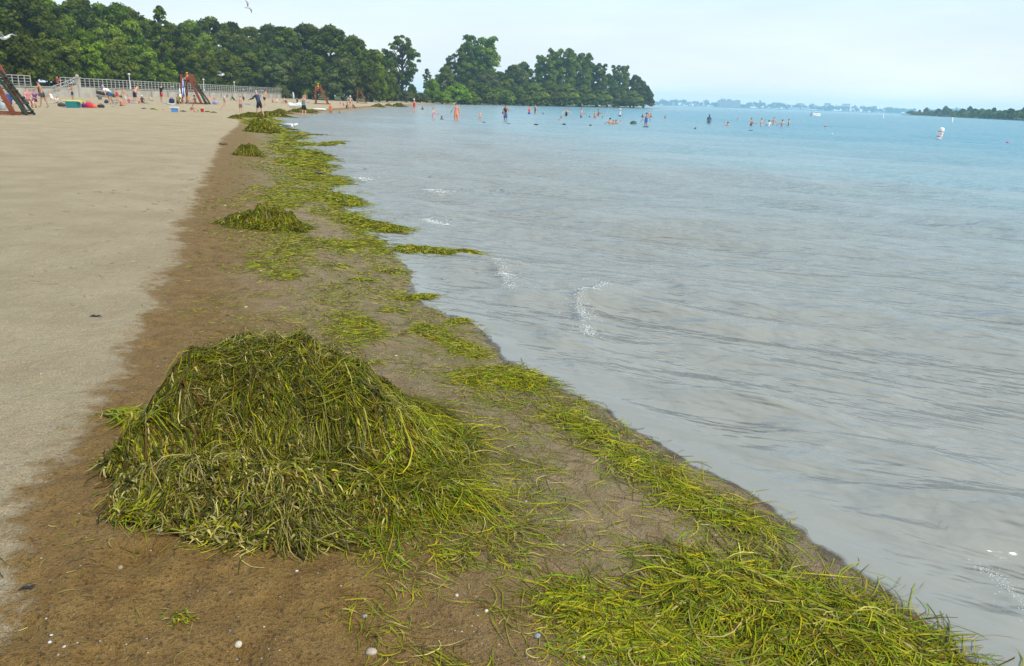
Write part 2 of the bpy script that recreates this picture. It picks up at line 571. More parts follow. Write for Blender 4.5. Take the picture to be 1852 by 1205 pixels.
def sand_z(x, y):
    x = np.asarray(x, float); y = np.asarray(y, float)
    d = shore_d(x, y)
    z = np.where(d > 0, 0.045 * np.minimum(d, 3.2) + 0.0052 * np.clip(d - 3.2, 0, 40), np.maximum(0.05 * d, -2.5))
    r = np.hypot(x, y)
    dry = sstep(1.5, 4.5, d)
    am = np.clip(d * 0.7 + 0.25, 0.1, 1)
    z = z + am * (0.020 + 0.03 * dry) * (fbm(x * 1.1, y * 1.1, 3, 21) - 0.5) + am * (0.022 - .008 * dry) * (fbm(x * 6, y * 6, 3, 31) - 0.5) * (r < 25) - am * .012 * sstep(.62, .74, fbm(x * 4.3, y * 4.3, 2, 35)) * (r < 25)
    z = z + am * 0.05 * dry * (fbm(x * 0.3, y * 0.3, 2, 41) - 0.5)
    for (a, b_, s, h) in DENTS[:4] if np.size(x) < 4000 else DENTS:
        q = ((x - a) ** 2 + (y - b_) ** 2) / (s * s)
        z = z - h * np.exp(-q) + 0.35 * h * np.exp(-(np.sqrt(q) - 1.5) ** 2 * 4)
    return z


def Gs(px, py):
    z = 0.1
    for _ in range(8):
        x, y = G(px, py, z)
        z = float(sand_z(x, y))
    return x, y, z


def polar(rs, th):
    Rr, T = np.meshgrid(rs, th, indexing='ij')
    X, Y = Rr * np.sin(T), Rr * np.cos(T)
    nr, nt = len(rs), len(th)
    i = np.arange((nr - 1) * nt).reshape(nr - 1, nt)
    a = i; b_ = np.roll(i, -1, 1)
    F = np.stack([a, b_, b_ + nt, a + nt], -1).reshape(-1, 4)
    return X.ravel(), Y.ravel(), F


def geom(a, b_, k):
    return np.exp(np.arange(math.log(a), math.log(b_), math.log(k)))


def angles(step):
    return np.radians(np.concatenate([np.arange(-180, -52, 6.0), np.arange(-52, 52, step), np.arange(52, 180, 6.0)]))


def clean(V, F, attrs):
    used = np.zeros(len(V), bool); used[F.ravel()] = True
    idx = np.cumsum(used) - 1
    return V[used], idx[F], {k: v[used] for k, v in attrs.items()}


rs = np.concatenate([[0.02, 0.1, 0.25, 0.45, 0.65], geom(0.85, 120, 1.011), geom(120, 900, 1.035)])
X, Y, F = polar(rs, angles(0.21))
d = shore_d(X, Y)
keep = ((d[F] > -45).any(1)) & ((X[F] > -64.0).any(1) | (Y[F] < 30).any(1) | (Y[F] > 196).any(1))
wd, ws = pl_dist(WETLINE, X, Y)
wet = -wd * ws
grass = sstep(14, 24, d) * sstep(205, 222, Y)
grass = np.maximum(grass, sstep(7, 10, d) * sstep(262, 285, Y) * sstep(-28, 0, X))
film = sstep(2.6, 0.5, d) * sstep(9, 18, Y) * sstep(62, 45, Y) + 0.45 * sstep(1.8, 0.5, d) * sstep(14, 7, Y)
V, F, at = clean(np.stack([X, Y, sand_z(X, Y)], 1), F[keep], {'wet': wet, 'shore': d, 'grass': grass, 'film': film})
tag(link('beach', make_mesh('beach', V, F, M_SAND, smooth=True, attrs=at)), 'pale dry sand beach with a brown damp strip along the water', kind='structure')

# ------------------------------------------------------------------ water
FRONTS = [([(880, 470), (905, 492), (915, 522), (937, 548), (965, 585), (1010, 640)], 0.030),
          ([(1120, 520), (1072, 532), (1045, 550), (1056, 585), (1085, 630)], 0.034),
          ([(745, 385), (790, 403), (835, 411), (885, 419)], 0.040),
          ([(770, 350), (790, 357), (815, 358)], 0.035),
          ([(1762, 1010), (1800, 1045), (1828, 1075), (1856, 1105), (1890, 1150)], 0.020),
          ([(640, 322), (655, 328), (690, 330)], 0.035),
          ([(1180, 505), (1215, 520), (1260, 545), (1320, 560)], 0.030)]
FRONT_W = [(np.array([G(*p) for p in ps]), h) for ps, h in FRONTS]
WAVES = []
wr = np.random.default_rng(5)
for L in (0.55, 0.62, 0.75, 0.9, 1.05, 1.25, 1.5, 1.8, 2.2, 2.7, 3.4, 4.4, 6.0, 8.5, 12.0):
    for _ in range(2):
        a = math.radians(-116) + wr.normal() * 0.24
        WAVES.append((L * wr.uniform(.92, 1.08), a, wr.uniform(0, 2 * PI), 0.0135 * L ** 0.45))


def water_z(x, y):
    d = shore_d(x, y)
    dep = np.maximum(0, -0.05 * d)
    r = np.hypot(x, y)
    z = np.zeros(np.shape(x))
    gust = 0.55 + 0.9 * fbm(x * 0.12, y * 0.12, 3, 77)
    for L, a, ph, A in WAVES:
        k = 2 * PI / L
        fade = np.clip(1.6 - r * 0.011 / (L * 0.16), 0, 1) * np.clip(dep / (0.035 * L) , 0, 1)
        s = np.sin(k * (x * math.cos(a) + y * math.sin(a)) + ph + 1.1 * fbm(x * 0.4 / L, y * 0.4 / L, 2, 9))
        z = z + A * fade * gust * (2 * ((s + 1) / 2) ** 1.5 - 0.85)
    for P, h in FRONT_W:
        q, sd = pl_dist(P, x, y)
        ends = np.minimum(np.hypot(x - P[0][0], y - P[0][1]), np.hypot(x - P[-1][0], y - P[-1][1]))
        s = q * sd
        prof = np.where(s > 0, np.exp(-(q / 0.34) ** 2), np.exp(-(q / 0.06) ** 2))
        z = z + h * prof * np.clip(ends / 0.35, 0, 1)
    return np.maximum(z, -0.4 * dep)


rs = np.concatenate([geom(0.8, 160, 1.0095), geom(160, 3300, 1.045)])
X, Y, F = polar(rs, angles(0.2))
d = shore_d(X, Y)
keep = (d[F] < 1.6).any(1) & (Y[F] > -200).all(1) & (np.abs(X[F] - 700) < 1850).all(1)
used = np.zeros(len(X), bool); used[F[keep].ravel()] = True
Z = np.zeros(len(X)); Z[used] = water_z(X[used], Y[used])
V, F, at = clean(np.stack([X, Y, Z], 1), F[keep], {'depth': np.maximum(0, -0.05 * d), 'offshore': np.maximum(0, -d)})
tag(link('lake_water', make_mesh('lake_water', V, F, M_WATER, smooth=True, attrs=at)), 'rippled lake water, grey at the edge and turquoise further out', kind='structure')

# foam flecks on the small breaking crests
mb = MB()
FOAM = plain((0.66, 0.67, 0.66), 0.6, 0.03, 30, 'foam')
fv = []
for i, n_, lo, hi in ((0, 520, .12, .50), (1, 900, .12, .85), (2, 300, .25, .62), (3, 300, .1, .9), (4, 260, .1, .9), (5, 120, .2, .7)):
    P = FRONT_W[i][0]
    seg = np.hypot(*(P[1:] - P[:-1]).T); cum = np.concatenate([[0], np.cumsum(seg)])
    for t in rng.uniform(lo, hi, n_) * cum[-1]:
        k = min(np.searchsorted(cum, t) - 1, len(seg) - 1)
        f = (t - cum[k]) / seg[k]
        q = P[k] * (1 - f) + P[k + 1] * f
        sc = math.hypot(*q) * 0.00034
        sp = 0.0045 * math.hypot(*q) * (1 + 2 * (rng.uniform() < .25))
        fv.append((q[0] + rng.normal() * sp + sp * .3, q[1] + rng.normal() * sp + sp, sc * rng.uniform(.5, 1.7)))
fv = np.array(fv)
fz = water_z(fv[:, 0], fv[:, 1])
for (x, y, s), z in zip(fv, fz):
    mb.blob((x, y, z + s * .35), (s * rng.uniform(1, 2.2), s, s * .6), 5, 3, .3)
tag(mb.build('foam', FOAM), 'white foam flecks on the small breaking wave crests', 'foam', kind='stuff')

# ------------------------------------------------------------------ algae: strands, piles, mats
PAL = np.array([(0.130, 0.132, 0.005), (0.170, 0.190, 0.005), (0.070, 0.088, 0.004), (0.275, 0.240, 0.008), (0.036, 0.038, 0.006),
                (0.105, 0.060, 0.010), (0.270, 0.230, 0.095), (0.160, 0.140, 0.062), (0.120, 0.200, 0.005), (0.360, 0.325, 0.110)])
#       olive, green, deep green, yellow green, near black green, brown, straw, grey olive, fresh green, pale straw
P_PILE = np.array([.23, .13, .18, .08, .19, .08, .03, .05, .02, .01])
P_DRY = np.array([.13, .06, .09, .05, .12, .10, .21, .18, .01, .05])
P_FRESH = np.array([.18, .24, .12, .17, .05, .07, .04, .03, .09, .01])
P_BANK = np.array([.24, .10, .22, .10, .14, .08, .04, .07, .01, .00])


def pick_cols(n, probs, r):
    c = PAL[r.choice(len(PAL), n, p=probs / probs.sum())]
    return c * r.uniform(.75, 1.25, (n, 1)) * np.array((1.18, 1.15, .9)) * (1.3 if probs is P_FRESH else 1.12)


def strands(r, P, th, L, W, hfun, lift, col, nseg=8, curl=1.6, flow=None, wave=0.0):
    n = len(P)
    th = th.copy(); x, y = P[:, 0].copy(), P[:, 1].copy()
    step = L / nseg
    k0 = r.normal(0, curl, n)
    V = np.zeros((n, nseg + 1, 2, 3))
    for i in range(nseg + 1):
        z = hfun(x, y)
        t = i / nseg
        up = lift * (0.35 + np.sin(PI * min(1, t * 1.05)) * 0.9) * (1 - 0.6 * t)
        w = W * (0.55 + 0.45 * math.sin(PI * min(.97, .1 + t * .9)))
        sx, sy = -np.sin(th), np.cos(th)
        tw = np.sin(k0 * 2 + t * 5) * 0.7
        for s_, q in ((0, -1), (1, 1)):
            V[:, i, s_, 0] = x + q * sx * w / 2 * np.cos(tw)
            V[:, i, s_, 1] = y + q * sy * w / 2 * np.cos(tw)
            V[:, i, s_, 2] = z + up + 0.002 + q * w / 2 * np.sin(tw)
        if flow is not None:
            fx, fy, wt = flow(x, y)
            dx, dy = np.cos(th) + wt * fx, np.sin(th) + wt * fy
            th = np.arctan2(dy, dx)
        th = th + k0 * (1.0 / nseg) + r.normal(0, .13, n) + wave * np.sin(t * 9 + k0 * 5)
        x = x + np.cos(th) * step; y = y + np.sin(th) * step
    base = (np.arange(n) * (nseg + 1) * 2)[:, None]
    i = (np.arange(nseg) * 2)[None, :]
    b_ = base + i
    F = np.stack([b_, b_ + 1, b_ + 3, b_ + 2], -1).reshape(-1, 4)
    c = np.repeat(col, (nseg + 1) * 2, 0)
    shade = np.repeat(r.uniform(.85, 1.15, (n, nseg + 1)).ravel(), 2)[:, None]
    return V.reshape(-1, 3), F, c * shade


def join(parts):
    V, F, Cc, o = [], [], [], 0
    for v, f, c in parts:
        V.append(v); F.append(f + o); Cc.append(c); o += len(v)
    return np.concatenate(V), np.concatenate(F), np.concatenate(Cc)


def sgauss(x, y, cx, cy, rx, ry, p=2.0, rot=0.0):
    c, s = math.cos(rot), math.sin(rot)
    u = ((x - cx) * c + (y - cy) * s) / rx; v = (-(x - cx) * s + (y - cy) * c) / ry
    return np.exp(-(np.abs(u) ** p + np.abs(v) ** p))


def mound_mesh(hfun, cx, cy, rx, ry, n, r, dark=0.9, lo=0.006):
    """tangled core of a pile: a fine height mesh with its own lumps"""
    gx, gy = np.meshgrid(np.linspace(cx - rx, cx + rx, n), np.linspace(cy - ry, cy + ry, n), indexing='ij')
    h = hfun(gx, gy)
    i = (np.arange(n - 1)[:, None] * n + np.arange(n - 1)[None, :]).ravel()
    F = np.stack([i, i + n, i + n + 1, i + 1], -1)
    k = (h.ravel()[F] > lo).any(1)
    z = sand_z(gx, gy) + h - 0.012
    V = np.stack([gx, gy, z], -1).reshape(-1, 3)
    used = np.zeros(len(V), bool); used[F[k].ravel()] = True
    idx = np.cumsum(used) - 1
    V = V[used]; F = idx[F[k]]
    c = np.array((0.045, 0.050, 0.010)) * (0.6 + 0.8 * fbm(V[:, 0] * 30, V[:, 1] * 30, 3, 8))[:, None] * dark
    return V, F, c


# --- the big pile
def big_h(x, y):
    wx = x + 0.07 * (fbm(x * 3.2, y * 3.2, 3, 61) - .5); wy = y + 0.10 * (fbm(x * 3.2, y * 3.2, 3, 62) - .5)
    a = 0.435 * sgauss(wx, wy, -1.27, 3.68, .44, .56, 4.2, 0.05)
    b_ = 0.35 * sgauss(wx, wy, -0.88, 3.68, .40, .46, 3.0, 0.2)
    c = 0.155 * sgauss(wx, wy, -1.05, 2.93, .44, .29, 3.0, -0.05)
    d = 0.06 * sgauss(wx, wy, -0.52, 3.45, .42, .50, 2.6)
    e = 0.09 * sgauss(wx, wy, -0.68, 3.08, .32, .28, 2.2)
    f = 0.12 * sgauss(wx, wy, -1.42, 2.93, .15, .20, 2.4)
    h = (a ** 3 + b_ ** 3 + c ** 3 + d ** 3 + e ** 3 + f ** 3) ** (1 / 3)
    lump = fbm(x * 4.6, y * 4.6, 3, 63) - .5
    crev = np.exp(-((y - (3.17 + 0.10 * np.sin((x + 1.2) * 4))) / 0.05) ** 2) * sgauss(x, y, -1.25, 3.2, .42, .5, 4)
    h = h * (1 + 0.55 * lump * sstep(.46, .25, h) + .12 * lump) + 0.15 * (fbm(x * 9, y * 9, 2, 64) - .5) * np.clip(h * 6, 0, 1) - 0.05 * crev
    return np.maximum(0, h - 0.022)


def big_total(x, y):
    return sand_z(x, y) + big_h(x, y)


def grad(hf, x, y, e=0.02):
    return (hf(x + e, y) - hf(x - e, y)) / (2 * e), (hf(x, y + e) - hf(x, y - e)) / (2 * e)


LOCKS = np.random.default_rng(91)
LK = np.stack([LOCKS.uniform(-2.0, 0.1, 150), LOCKS.uniform(2.45, 4.4, 150)], 1)
LK_A = LOCKS.normal(0, 1.3, 150)
LK_F = LOCKS.integers(0, 2, 150)


def lock_of(x, y):
    wx = x + .10 * (fbm(x * 6, y * 6, 2, 81) - .5); wy = y + .10 * (fbm(x * 6, y * 6, 2, 82) - .5)
    return np.argmin((wx[:, None] - LK[None, :, 0]) ** 2 + ((wy[:, None] - LK[None, :, 1])) ** 2, 1)


def big_flow(x, y, lk=None):
    gx, gy = grad(big_h, x, y, .04)
    g = np.hypot(gx, gy) + 1e-6
    h = big_h(x, y)
    east = sstep(-0.90, -0.35, x)
    a = np.arctan2(-gy * g - 0.45 * east, -gx * g + 0.9 * east)
    lk = lock_of(x, y) if lk is None else lk
    a = a + LK_A[lk] + 2.2 * (fbm(x * 5, y * 5, 2, 71) - .5)
    # at the foot (away from the water) the strands turn along the edge instead of running out
    foot = (.45 + .5 * sstep(-1.4, -1.7, x)) * sstep(.08, .01, h) * (1 - east)
    fx, fy = np.cos(a), np.sin(a)
    tx, ty = -gy / g, gx / g
    sg = np.sign(tx * fx + ty * fy + 1e-6)
    fx = fx * (1 - foot) + (sg * tx * .8 + gx / g * .9) * foot
    fy = fy * (1 - foot) + (sg * ty * .8 + gy / g * .9) * foot
    return fx, fy, 0.04 + 0.9 * foot


def sample_mask(r, n, x0, x1, y0, y1, mask):
    out = []
    tot = 0
    while tot < n:
        p = np.stack([r.uniform(x0, x1, n * 2), r.uniform(y0, y1, n * 2)], 1)
        k = r.uniform(0, 1, len(p)) < mask(p[:, 0], p[:, 1])
        out.append(p[k]); tot += int(k.sum())
    return np.concatenate(out)[:n]


r = np.random.default_rng(21)
def big_mask(x, y):
    h = big_h(x, y)
    gx, gy = grad(big_h, x, y)
    return np.clip(np.where(h > 0.012, 0.22 + 0.26 * np.hypot(gx, gy), 0), 0, 1)

parts = []
for n_, lift, L0, L1, W0, W1, nseg in ((20000, .012, .05, .18, .0017, .0037, 5), (20000, .028, .07, .27, .0017, .0039, 6), (5200, .055, .10, .42, .0018, .0048, 9)):
    P = sample_mask(r, n_, -2.1, 0.25, 2.4, 4.5, big_mask)
    lk = lock_of(P[:, 0], P[:, 1])
    fx, fy, _ = big_flow(P[:, 0], P[:, 1], lk)
    th = np.arctan2(fy, fx) + r.normal(0, .75, n_)
    dryness = sstep(3.22, 2.92, P[:, 1] + 0.25 * (fbm(P[:, 0] * 5, P[:, 1] * 5, 2, 5) - .5)) * sstep(-0.25, -0.8, P[:, 0])
    patch = fbm(P[:, 0] * 5.5 + 4, P[:, 1] * 5.5, 2, 91)
    dryness = np.maximum(dryness, 0.8 * sstep(.56, .70, patch))
    col = np.where((r.uniform(0, 1, n_) < dryness)[:, None], pick_cols(n_, P_DRY, r), pick_cols(n_, P_PILE, r))
    fresh = (sstep(-0.9, -0.4, P[:, 0]) > r.uniform(0, 1.4, n_))[:, None]
    col = np.where(fresh, pick_cols(n_, P_FRESH, r), col)
    col = col * (0.75 + 0.5 * (np.sin(lk * 12.9898) * .5 + .5))[:, None]
    L = r.uniform(L0, L1, n_) * (1 - 0.45 * dryness) * (1 + .35 * fresh[:, 0]) * (1 - .6 * sstep(-1.50, -1.72, P[:, 0]))
    parts.append(strands(r, P, th, L, r.uniform(W0, W1, n_), big_total, r.uniform(0, lift, n_) * (.5 + LK_F[lk]), col, nseg, 1.3, big_flow, 0.07))
# torn flat blades and dark rotten bits lodged in the heap
for n_, probs, W0, W1, L0, L1, k in ((2600, P_DRY, .005, .011, .02, .07, 1.15), (2600, np.array([0, 0, .25, 0, .40, .35, 0, 0, 0, 0.]), .005, .012, .03, .12, .7), (1500, P_DRY, .003, .006, .03, .10, 1.3)):
    P = sample_mask(r, n_, -2.0, 0.1, 2.4, 4.4, (lambda x, y: big_mask(x, y) * (.25 + 1.2 * sstep(3.25, 2.9, y))) if k > 1 else big_mask)
    parts.append(strands(r, P, r.uniform(0, 2 * PI, n_), r.uniform(L0, L1, n_), r.uniform(W0, W1, n_), big_total, r.uniform(.004, .034, n_), pick_cols(n_, probs, r) * k, 4, 1.4, None, .05))
# tuft that trails off the shaded flank, and loose ends round the foot
for (cx, cy, tx, ty, n_, pr) in ((-1.98, 3.80, .9, -.25, 420, P_FRESH), (-1.72, 3.20, .6, .2, 160, P_FRESH), (-1.42, 2.72, .5, .5, 120, P_PILE)):
    P = np.stack([r.normal(cx, .05, n_), r.normal(cy, .018, n_)], 1)
    th = np.arctan2(ty, tx) + r.normal(0, .3, n_)
    parts.append(strands(r, P, th, r.uniform(.12, .30, n_), r.uniform(.004, .008, n_), big_total, r.uniform(.0, .035, n_), pick_cols(n_, pr, r), 7, .8))
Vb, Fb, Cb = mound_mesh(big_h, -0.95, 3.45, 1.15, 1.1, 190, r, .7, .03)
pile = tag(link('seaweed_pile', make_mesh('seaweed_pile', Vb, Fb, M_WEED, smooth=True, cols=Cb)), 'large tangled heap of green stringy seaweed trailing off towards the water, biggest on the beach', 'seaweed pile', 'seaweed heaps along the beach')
V, F, Cc = join(parts)
tag(link('weed_strand', make_mesh('weed_strand', V, F, M_WEED, cols=Cc), pile), kind='stuff')


# --- smaller piles further along
def small_pile(px, py, wpx, hpx, n_, label, probs=P_BANK, ell=0.62, rot=0.0, lump=.5, seed=1, p=2.3):
    r = np.random.default_rng(seed + 300)
    x0, y0, z0 = Gs(px, py)
    dep = depth_of(x0, y0, z0)
    rx = wpx / FPX * dep / 2 * 0.84
    hh = hpx / FPX * dep * 0.86
    ry = rx * ell
    y0 += ry * 0.9

    def hf(x, y):
        h = hh * sgauss(x, y, x0, y0, rx, ry, p, rot) * (1 + lump * 1.3 * (fbm(x * 2.2 / rx + seed, y * 2.2 / rx, 3, seed) - .5))
        h = h + 0.35 * hh * sgauss(x, y, x0 - rx * .9, y0 - ry * .2, rx * .4, ry * .5) * (fbm(x * 3 / rx, y * 3 / rx, 2, seed + 5))
        return np.maximum(0, h - hh * .05)

    tot = lambda x, y: np.maximum(sand_z(x, y), -0.02) + hf(x, y)
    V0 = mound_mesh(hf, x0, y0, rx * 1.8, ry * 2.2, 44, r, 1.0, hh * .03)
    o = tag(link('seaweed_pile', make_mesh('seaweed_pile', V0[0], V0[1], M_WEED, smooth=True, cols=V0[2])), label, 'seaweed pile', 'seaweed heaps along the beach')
    wmin = dep * 0.0006
    n_ = int(n_ * 1.6)
    P = sample_mask(r, n_, x0 - 1.8 * rx, x0 + 1.8 * rx, y0 - 2 * ry, y0 + 2 * ry, lambda x, y: np.clip((hf(x, y) > hh * .04) * (.3 + hf(x, y) / hh), 0, 1))
    gx, gy = grad(hf, P[:, 0], P[:, 1], rx * .05)
    th = np.arctan2(-gy, -gx) + r.normal(0, 2.0, n_)
    L = r.uniform(.25, .8, n_) * max(rx * .5, .12)
    S = strands(r, P, th, L, r.uniform(.8, 1.8, n_) * max(wmin, .005), tot, r.uniform(0, 1, n_) * hh * .08, pick_cols(n_, probs, r), 5, 1.5)
    tag(link('weed_strand', make_mesh('weed_strand', S[0], S[1], M_WEED, cols=S[2]), o), kind='stuff')
    return o


small_pile(472, 413, 136, 42, 2800, 'low spreading seaweed heap on brown damp sand, second nearest along the shore', P_PILE, .6, 0, 1.3, 2, 2.2)
small_pile(420, 405, 40, 14, 300, 'small dark tuft of seaweed beside the second nearest heap', P_BANK, .6, .3, .5, 15)
small_pile(447, 282, 50, 21, 1100, 'rounded seaweed heap with a yellow green top, alone on damp sand at mid beach', P_PILE, .6, 0, .9, 3, 3.2)
small_pile(471, 240, 52, 30, 1200, 'tall conical seaweed heap at the water edge below the man in navy', P_PILE, .7, 0, .5, 4, 2.2)
small_pile(425, 215, 24, 8, 300, 'small flat seaweed heap just before the long weed bank', P_BANK, .7, 0, .4, 5)
small_pile(456, 213, 50, 11, 700, 'long low seaweed bank behind the feet of the man in navy', P_BANK, .35, 0, .5, 6)
small_pile(494, 212, 62, 12, 800, 'long low seaweed bank reaching into the shallows', P_BANK, .3, 0, .5, 7)
small_pile(508, 205, 34, 8, 350, 'narrow seaweed bank at the shore before the white boat', P_BANK, .4, 0, .5, 8)
small_pile(545, 204, 44, 9, 400, 'dark seaweed heap at the shore by the wader in black shorts', P_BANK, .4, 0, .5, 9)
small_pile(563, 203, 22, 6, 200, 'small seaweed heap beside the white board lying at the shore', P_BANK, .5, 0, .5, 10)
small_pile(684, 194, 22, 7, 200, 'dark dried seaweed heap on the far sand, nearest the empty lifeguard chair', P_BANK, .6, 0, .4, 11)
small_pile(703, 192, 14, 5, 120, 'little dark seaweed heap between two others on the far sand', P_BANK, .6, 0, .4, 12)
small_pile(722, 194, 26, 8, 200, 'dark dried seaweed heap on the far sand tapering to the water', P_BANK, .6, 0, .4, 13)


# --- floating mats pushed up at the shoreline
def mat_blob(pts, width, n_, label, probs=P_FRESH, thick=.04, seed=1, strand=1.0, density=None, name='algae_mat'):
    """mat of algae along a world polyline"""
    r = np.random.default_rng(seed + 700)
    n_ = int(n_ * (1.5 if seed < 12 else 1.15))
    thick = thick * (.65 if seed < 12 else 1)
    P0 = np.array(pts)
    mid = P0.mean(0); dist = math.hypot(*mid)

    def cover(x, y):
        q, s = pl_dist(P0, x, y)
        return q / width + 1.3 * (fbm(x * 1.1 / width, y * 1.1 / width, 4, seed) - .5)

    def hf(x, y):
        return thick * np.sqrt(np.clip(1 - cover(x, y), 0, 1)) * (.6 + .8 * fbm(x * 5 / width, y * 5 / width, 2, seed + 3))

    tot = lambda x, y: np.maximum(sand_z(x, y), 0.004) + hf(x, y)
    lo, hi = P0.min(0) - width * 1.6, P0.max(0) + width * 1.6
    n = 70
    gx, gy = np.meshgrid(np.linspace(lo[0], hi[0], n), np.linspace(lo[1], hi[1], n), indexing='ij')
    i = (np.arange(n - 1)[:, None] * n + np.arange(n - 1)[None, :]).ravel()
    F = np.stack([i, i + n, i + n + 1, i + 1], -1)
    k = (cover(gx, gy).ravel()[F] < (0.88 if density is None else density)).all(1)
    V = np.stack([gx, gy, tot(gx, gy) - .003], -1).reshape(-1, 3)
    used = np.zeros(len(V), bool); used[F[k].ravel()] = True
    idx = np.cumsum(used) - 1
    V = V[used]; F = idx[F[k]]
    nb = fbm(V[:, 0] * 14, V[:, 1] * 14, 3, 4)[:, None]
    c = np.array((0.13, 0.155, 0.005)) * (1 - nb) * 1.5 + np.array((0.15, 0.085, 0.008)) * nb * .9
    P = sample_mask(r, n_, lo[0], hi[0], lo[1], hi[1], lambda x, y: np.clip(1.25 - cover(x, y), 0, 1) * .9)
    q = P0[-1] - P0[0]
    th = np.arctan2(q[1], q[0]) + r.normal(0, .75, n_) + PI * (r.uniform(0, 1, n_) < .5)
    S = strands(r, P, th, r.uniform(.3, 1.0, n_) * width * 1.25 * strand, r.uniform(.8, 1.8, n_) * max(.0030, dist * .00062), tot, r.uniform(0, 1, n_) ** 2 * thick * .30, pick_cols(n_, probs, r), 8, 1.8)
    if len(F):
        o = link(name, make_mesh(name, V, F, M_WEED, smooth=True, cols=c))
        tag(link('weed_strand', make_mesh('weed_strand', S[0], S[1], M_WEED, cols=S[2]), o), kind='stuff')
    else:
        o = link(name, make_mesh(name, S[0], S[1], M_WEED, cols=S[2]))
    return tag(o, label, 'algae mat', 'algae mats along the waterline')


pxs = lambda *ps: [G(*p) for p in ps]
mat_blob(pxs((735, 452), (780, 457), (840, 460)), .17, 1100, 'bright green algae mat on the tongue of sand pointing furthest into the water', thick=.06, seed=1)
mat_blob(pxs((640, 398), (675, 408), (712, 417)), .20, 900, 'bright green algae mat at the water edge, second tongue behind the longest one', thick=.06, seed=2)
mat_blob(pxs((595, 352), (622, 362), (645, 370)), .24, 800, 'yellow green algae mat at the water edge level with the second nearest heap', thick=.06, seed=3)
mat_blob(pxs((560, 318), (572, 328), (598, 326)), .28, 700, 'green algae mat at the water edge just beyond the yellow green one', thick=.05, seed=4)
mat_blob(pxs((520, 290), (540, 300), (565, 304)), .26, 600, 'broad green algae mat half awash beyond the other tongues', thick=.05, seed=5)
mat_blob(pxs((545, 262), (580, 262), (618, 257)), .36, 600, 'long thin algae mat reaching out over the shallows beyond mid beach', thick=.05, seed=6)
mat_blob(pxs((520, 252), (545, 247), (575, 244)), .30, 300, 'dark thin algae strip floating near the white gull', P_BANK, .04, 7)
mat_blob(pxs((870, 690), (915, 684), (950, 690)), .17, 900, 'fresh green algae clump at the lapping edge beside the large heap', thick=.04, seed=8)
mat_blob(pxs((825, 583), (836, 582)), .07, 160, 'small yellow algae clump at the lapping edge with a fleck of foam', thick=.03, seed=9)
mat_blob(pxs((735, 540), (770, 538)), .10, 220, 'thin green algae patch just inshore of the lapping edge', thick=.02, seed=10)
mat_blob(pxs((770, 595), (850, 640)), .12, 420, 'stringy green algae patch along the lapping edge near small yellow clump', thick=.02, seed=11)
mat_blob(pxs((1040, 1110), (1110, 1150), (1200, 1215)), .11, 1000, 'golden green algae mat close to camera on the inshore side of bare sand', thick=.02, seed=12, strand=1.8)
mat_blob([G(1330, 1100), G(1420, 1140), G(1560, 1170), G(1620, 1215)], .22, 3200, 'thick glossy green algae mat close to camera at the lapping edge', thick=.06, seed=13, strand=1.5)
mat_blob([(1.05, 2.95), (0.70, 3.50), (0.36, 4.15)], .17, 900, 'long fresh green algae mat joining the glossy mat and the fresh clump', thick=.018, seed=14, strand=1.3, density=.45)

# --- loose strands everywhere else on the damp sand
parts = []
r = np.random.default_rng(33)
def loose_mask(x, y):
    dd = shore_d(x, y)
    dens = sstep(-.12, .15, dd) * sstep(2.5 - .9 * sstep(7, 10, y), .3, dd)
    nz = fbm(x * 1.6 + y * .5, y * 1.1 - x * .4, 4, 51)
    m = dens * sstep(.54, .66, nz) * (.25 + .75 * fbm(x * 7, y * 7, 2, 57)) + .02 * dens
    trail = .7 * sstep(-1.0, -0.2, x) * sstep(2.5, 2.9, y) * sstep(4.7, 4.1, y) * sstep(-.1, .1, dd)
    return np.clip(m + .55 * trail * sstep(.40, .55, nz), 0, 1) * (1 - .85 * sstep(2.75, 2.5, y) * sstep(.45, .2, x))

def add_loose(n_, x0, x1, y0, y1, L0, L1, Wk, probs, mask, nseg=6, lift=.008, th0=0.0, spread=1.2, curl=1.3):
    P = sample_mask(r, n_, x0, x1, y0, y1, mask)
    dist = np.hypot(P[:, 0], P[:, 1])
    th = th0 + r.normal(0, spread, n_) + 2.2 * (fbm(P[:, 0] * 1.2, P[:, 1] * 1.2, 2, 17) - .5)
    W = r.uniform(.7, 1.5, n_) * np.maximum(.0026, dist * Wk * .55)
    L = r.uniform(L0, L1, n_) * np.maximum(1, dist / 9)
    parts.append(strands(r, P, th, L, W, lambda a, b_: np.maximum(sand_z(a, b_), -.004), r.uniform(0, lift, n_), pick_cols(n_, probs, r), nseg, curl))

add_loose(3000, -2.0, 2.6, 1.5, 6.0, .06, .26, .0011, P_FRESH, loose_mask, th0=-.4, lift=.012)
add_loose(3600, -4.5, 1.2, 5.0, 14.0, .08, .26, .0011, P_FRESH, loose_mask, th0=-.3)
add_loose(4200, -12.0, -1.0, 12.0, 30.0, .10, .24, .0011, P_FRESH, lambda x, y: np.clip(sstep(-.5, .2, shore_d(x, y)) * sstep(.95, .25, shore_d(x, y)) * (.04 + .94 * sstep(.44, .60, fbm(x * 1.1, y * .8, 4, 52))), 0, 1), lift=.03)
add_loose(4500, -20.0, -5.0, 28.0, 60.0, .10, .20, .0011, P_FRESH, lambda x, y: np.clip(sstep(-.6, .3, shore_d(x, y)) * sstep(1.3, .3, shore_d(x, y)) * (.06 + .92 * sstep(.42, .58, fbm(x * .8, y * .5, 4, 53))), 0, 1), lift=.04)
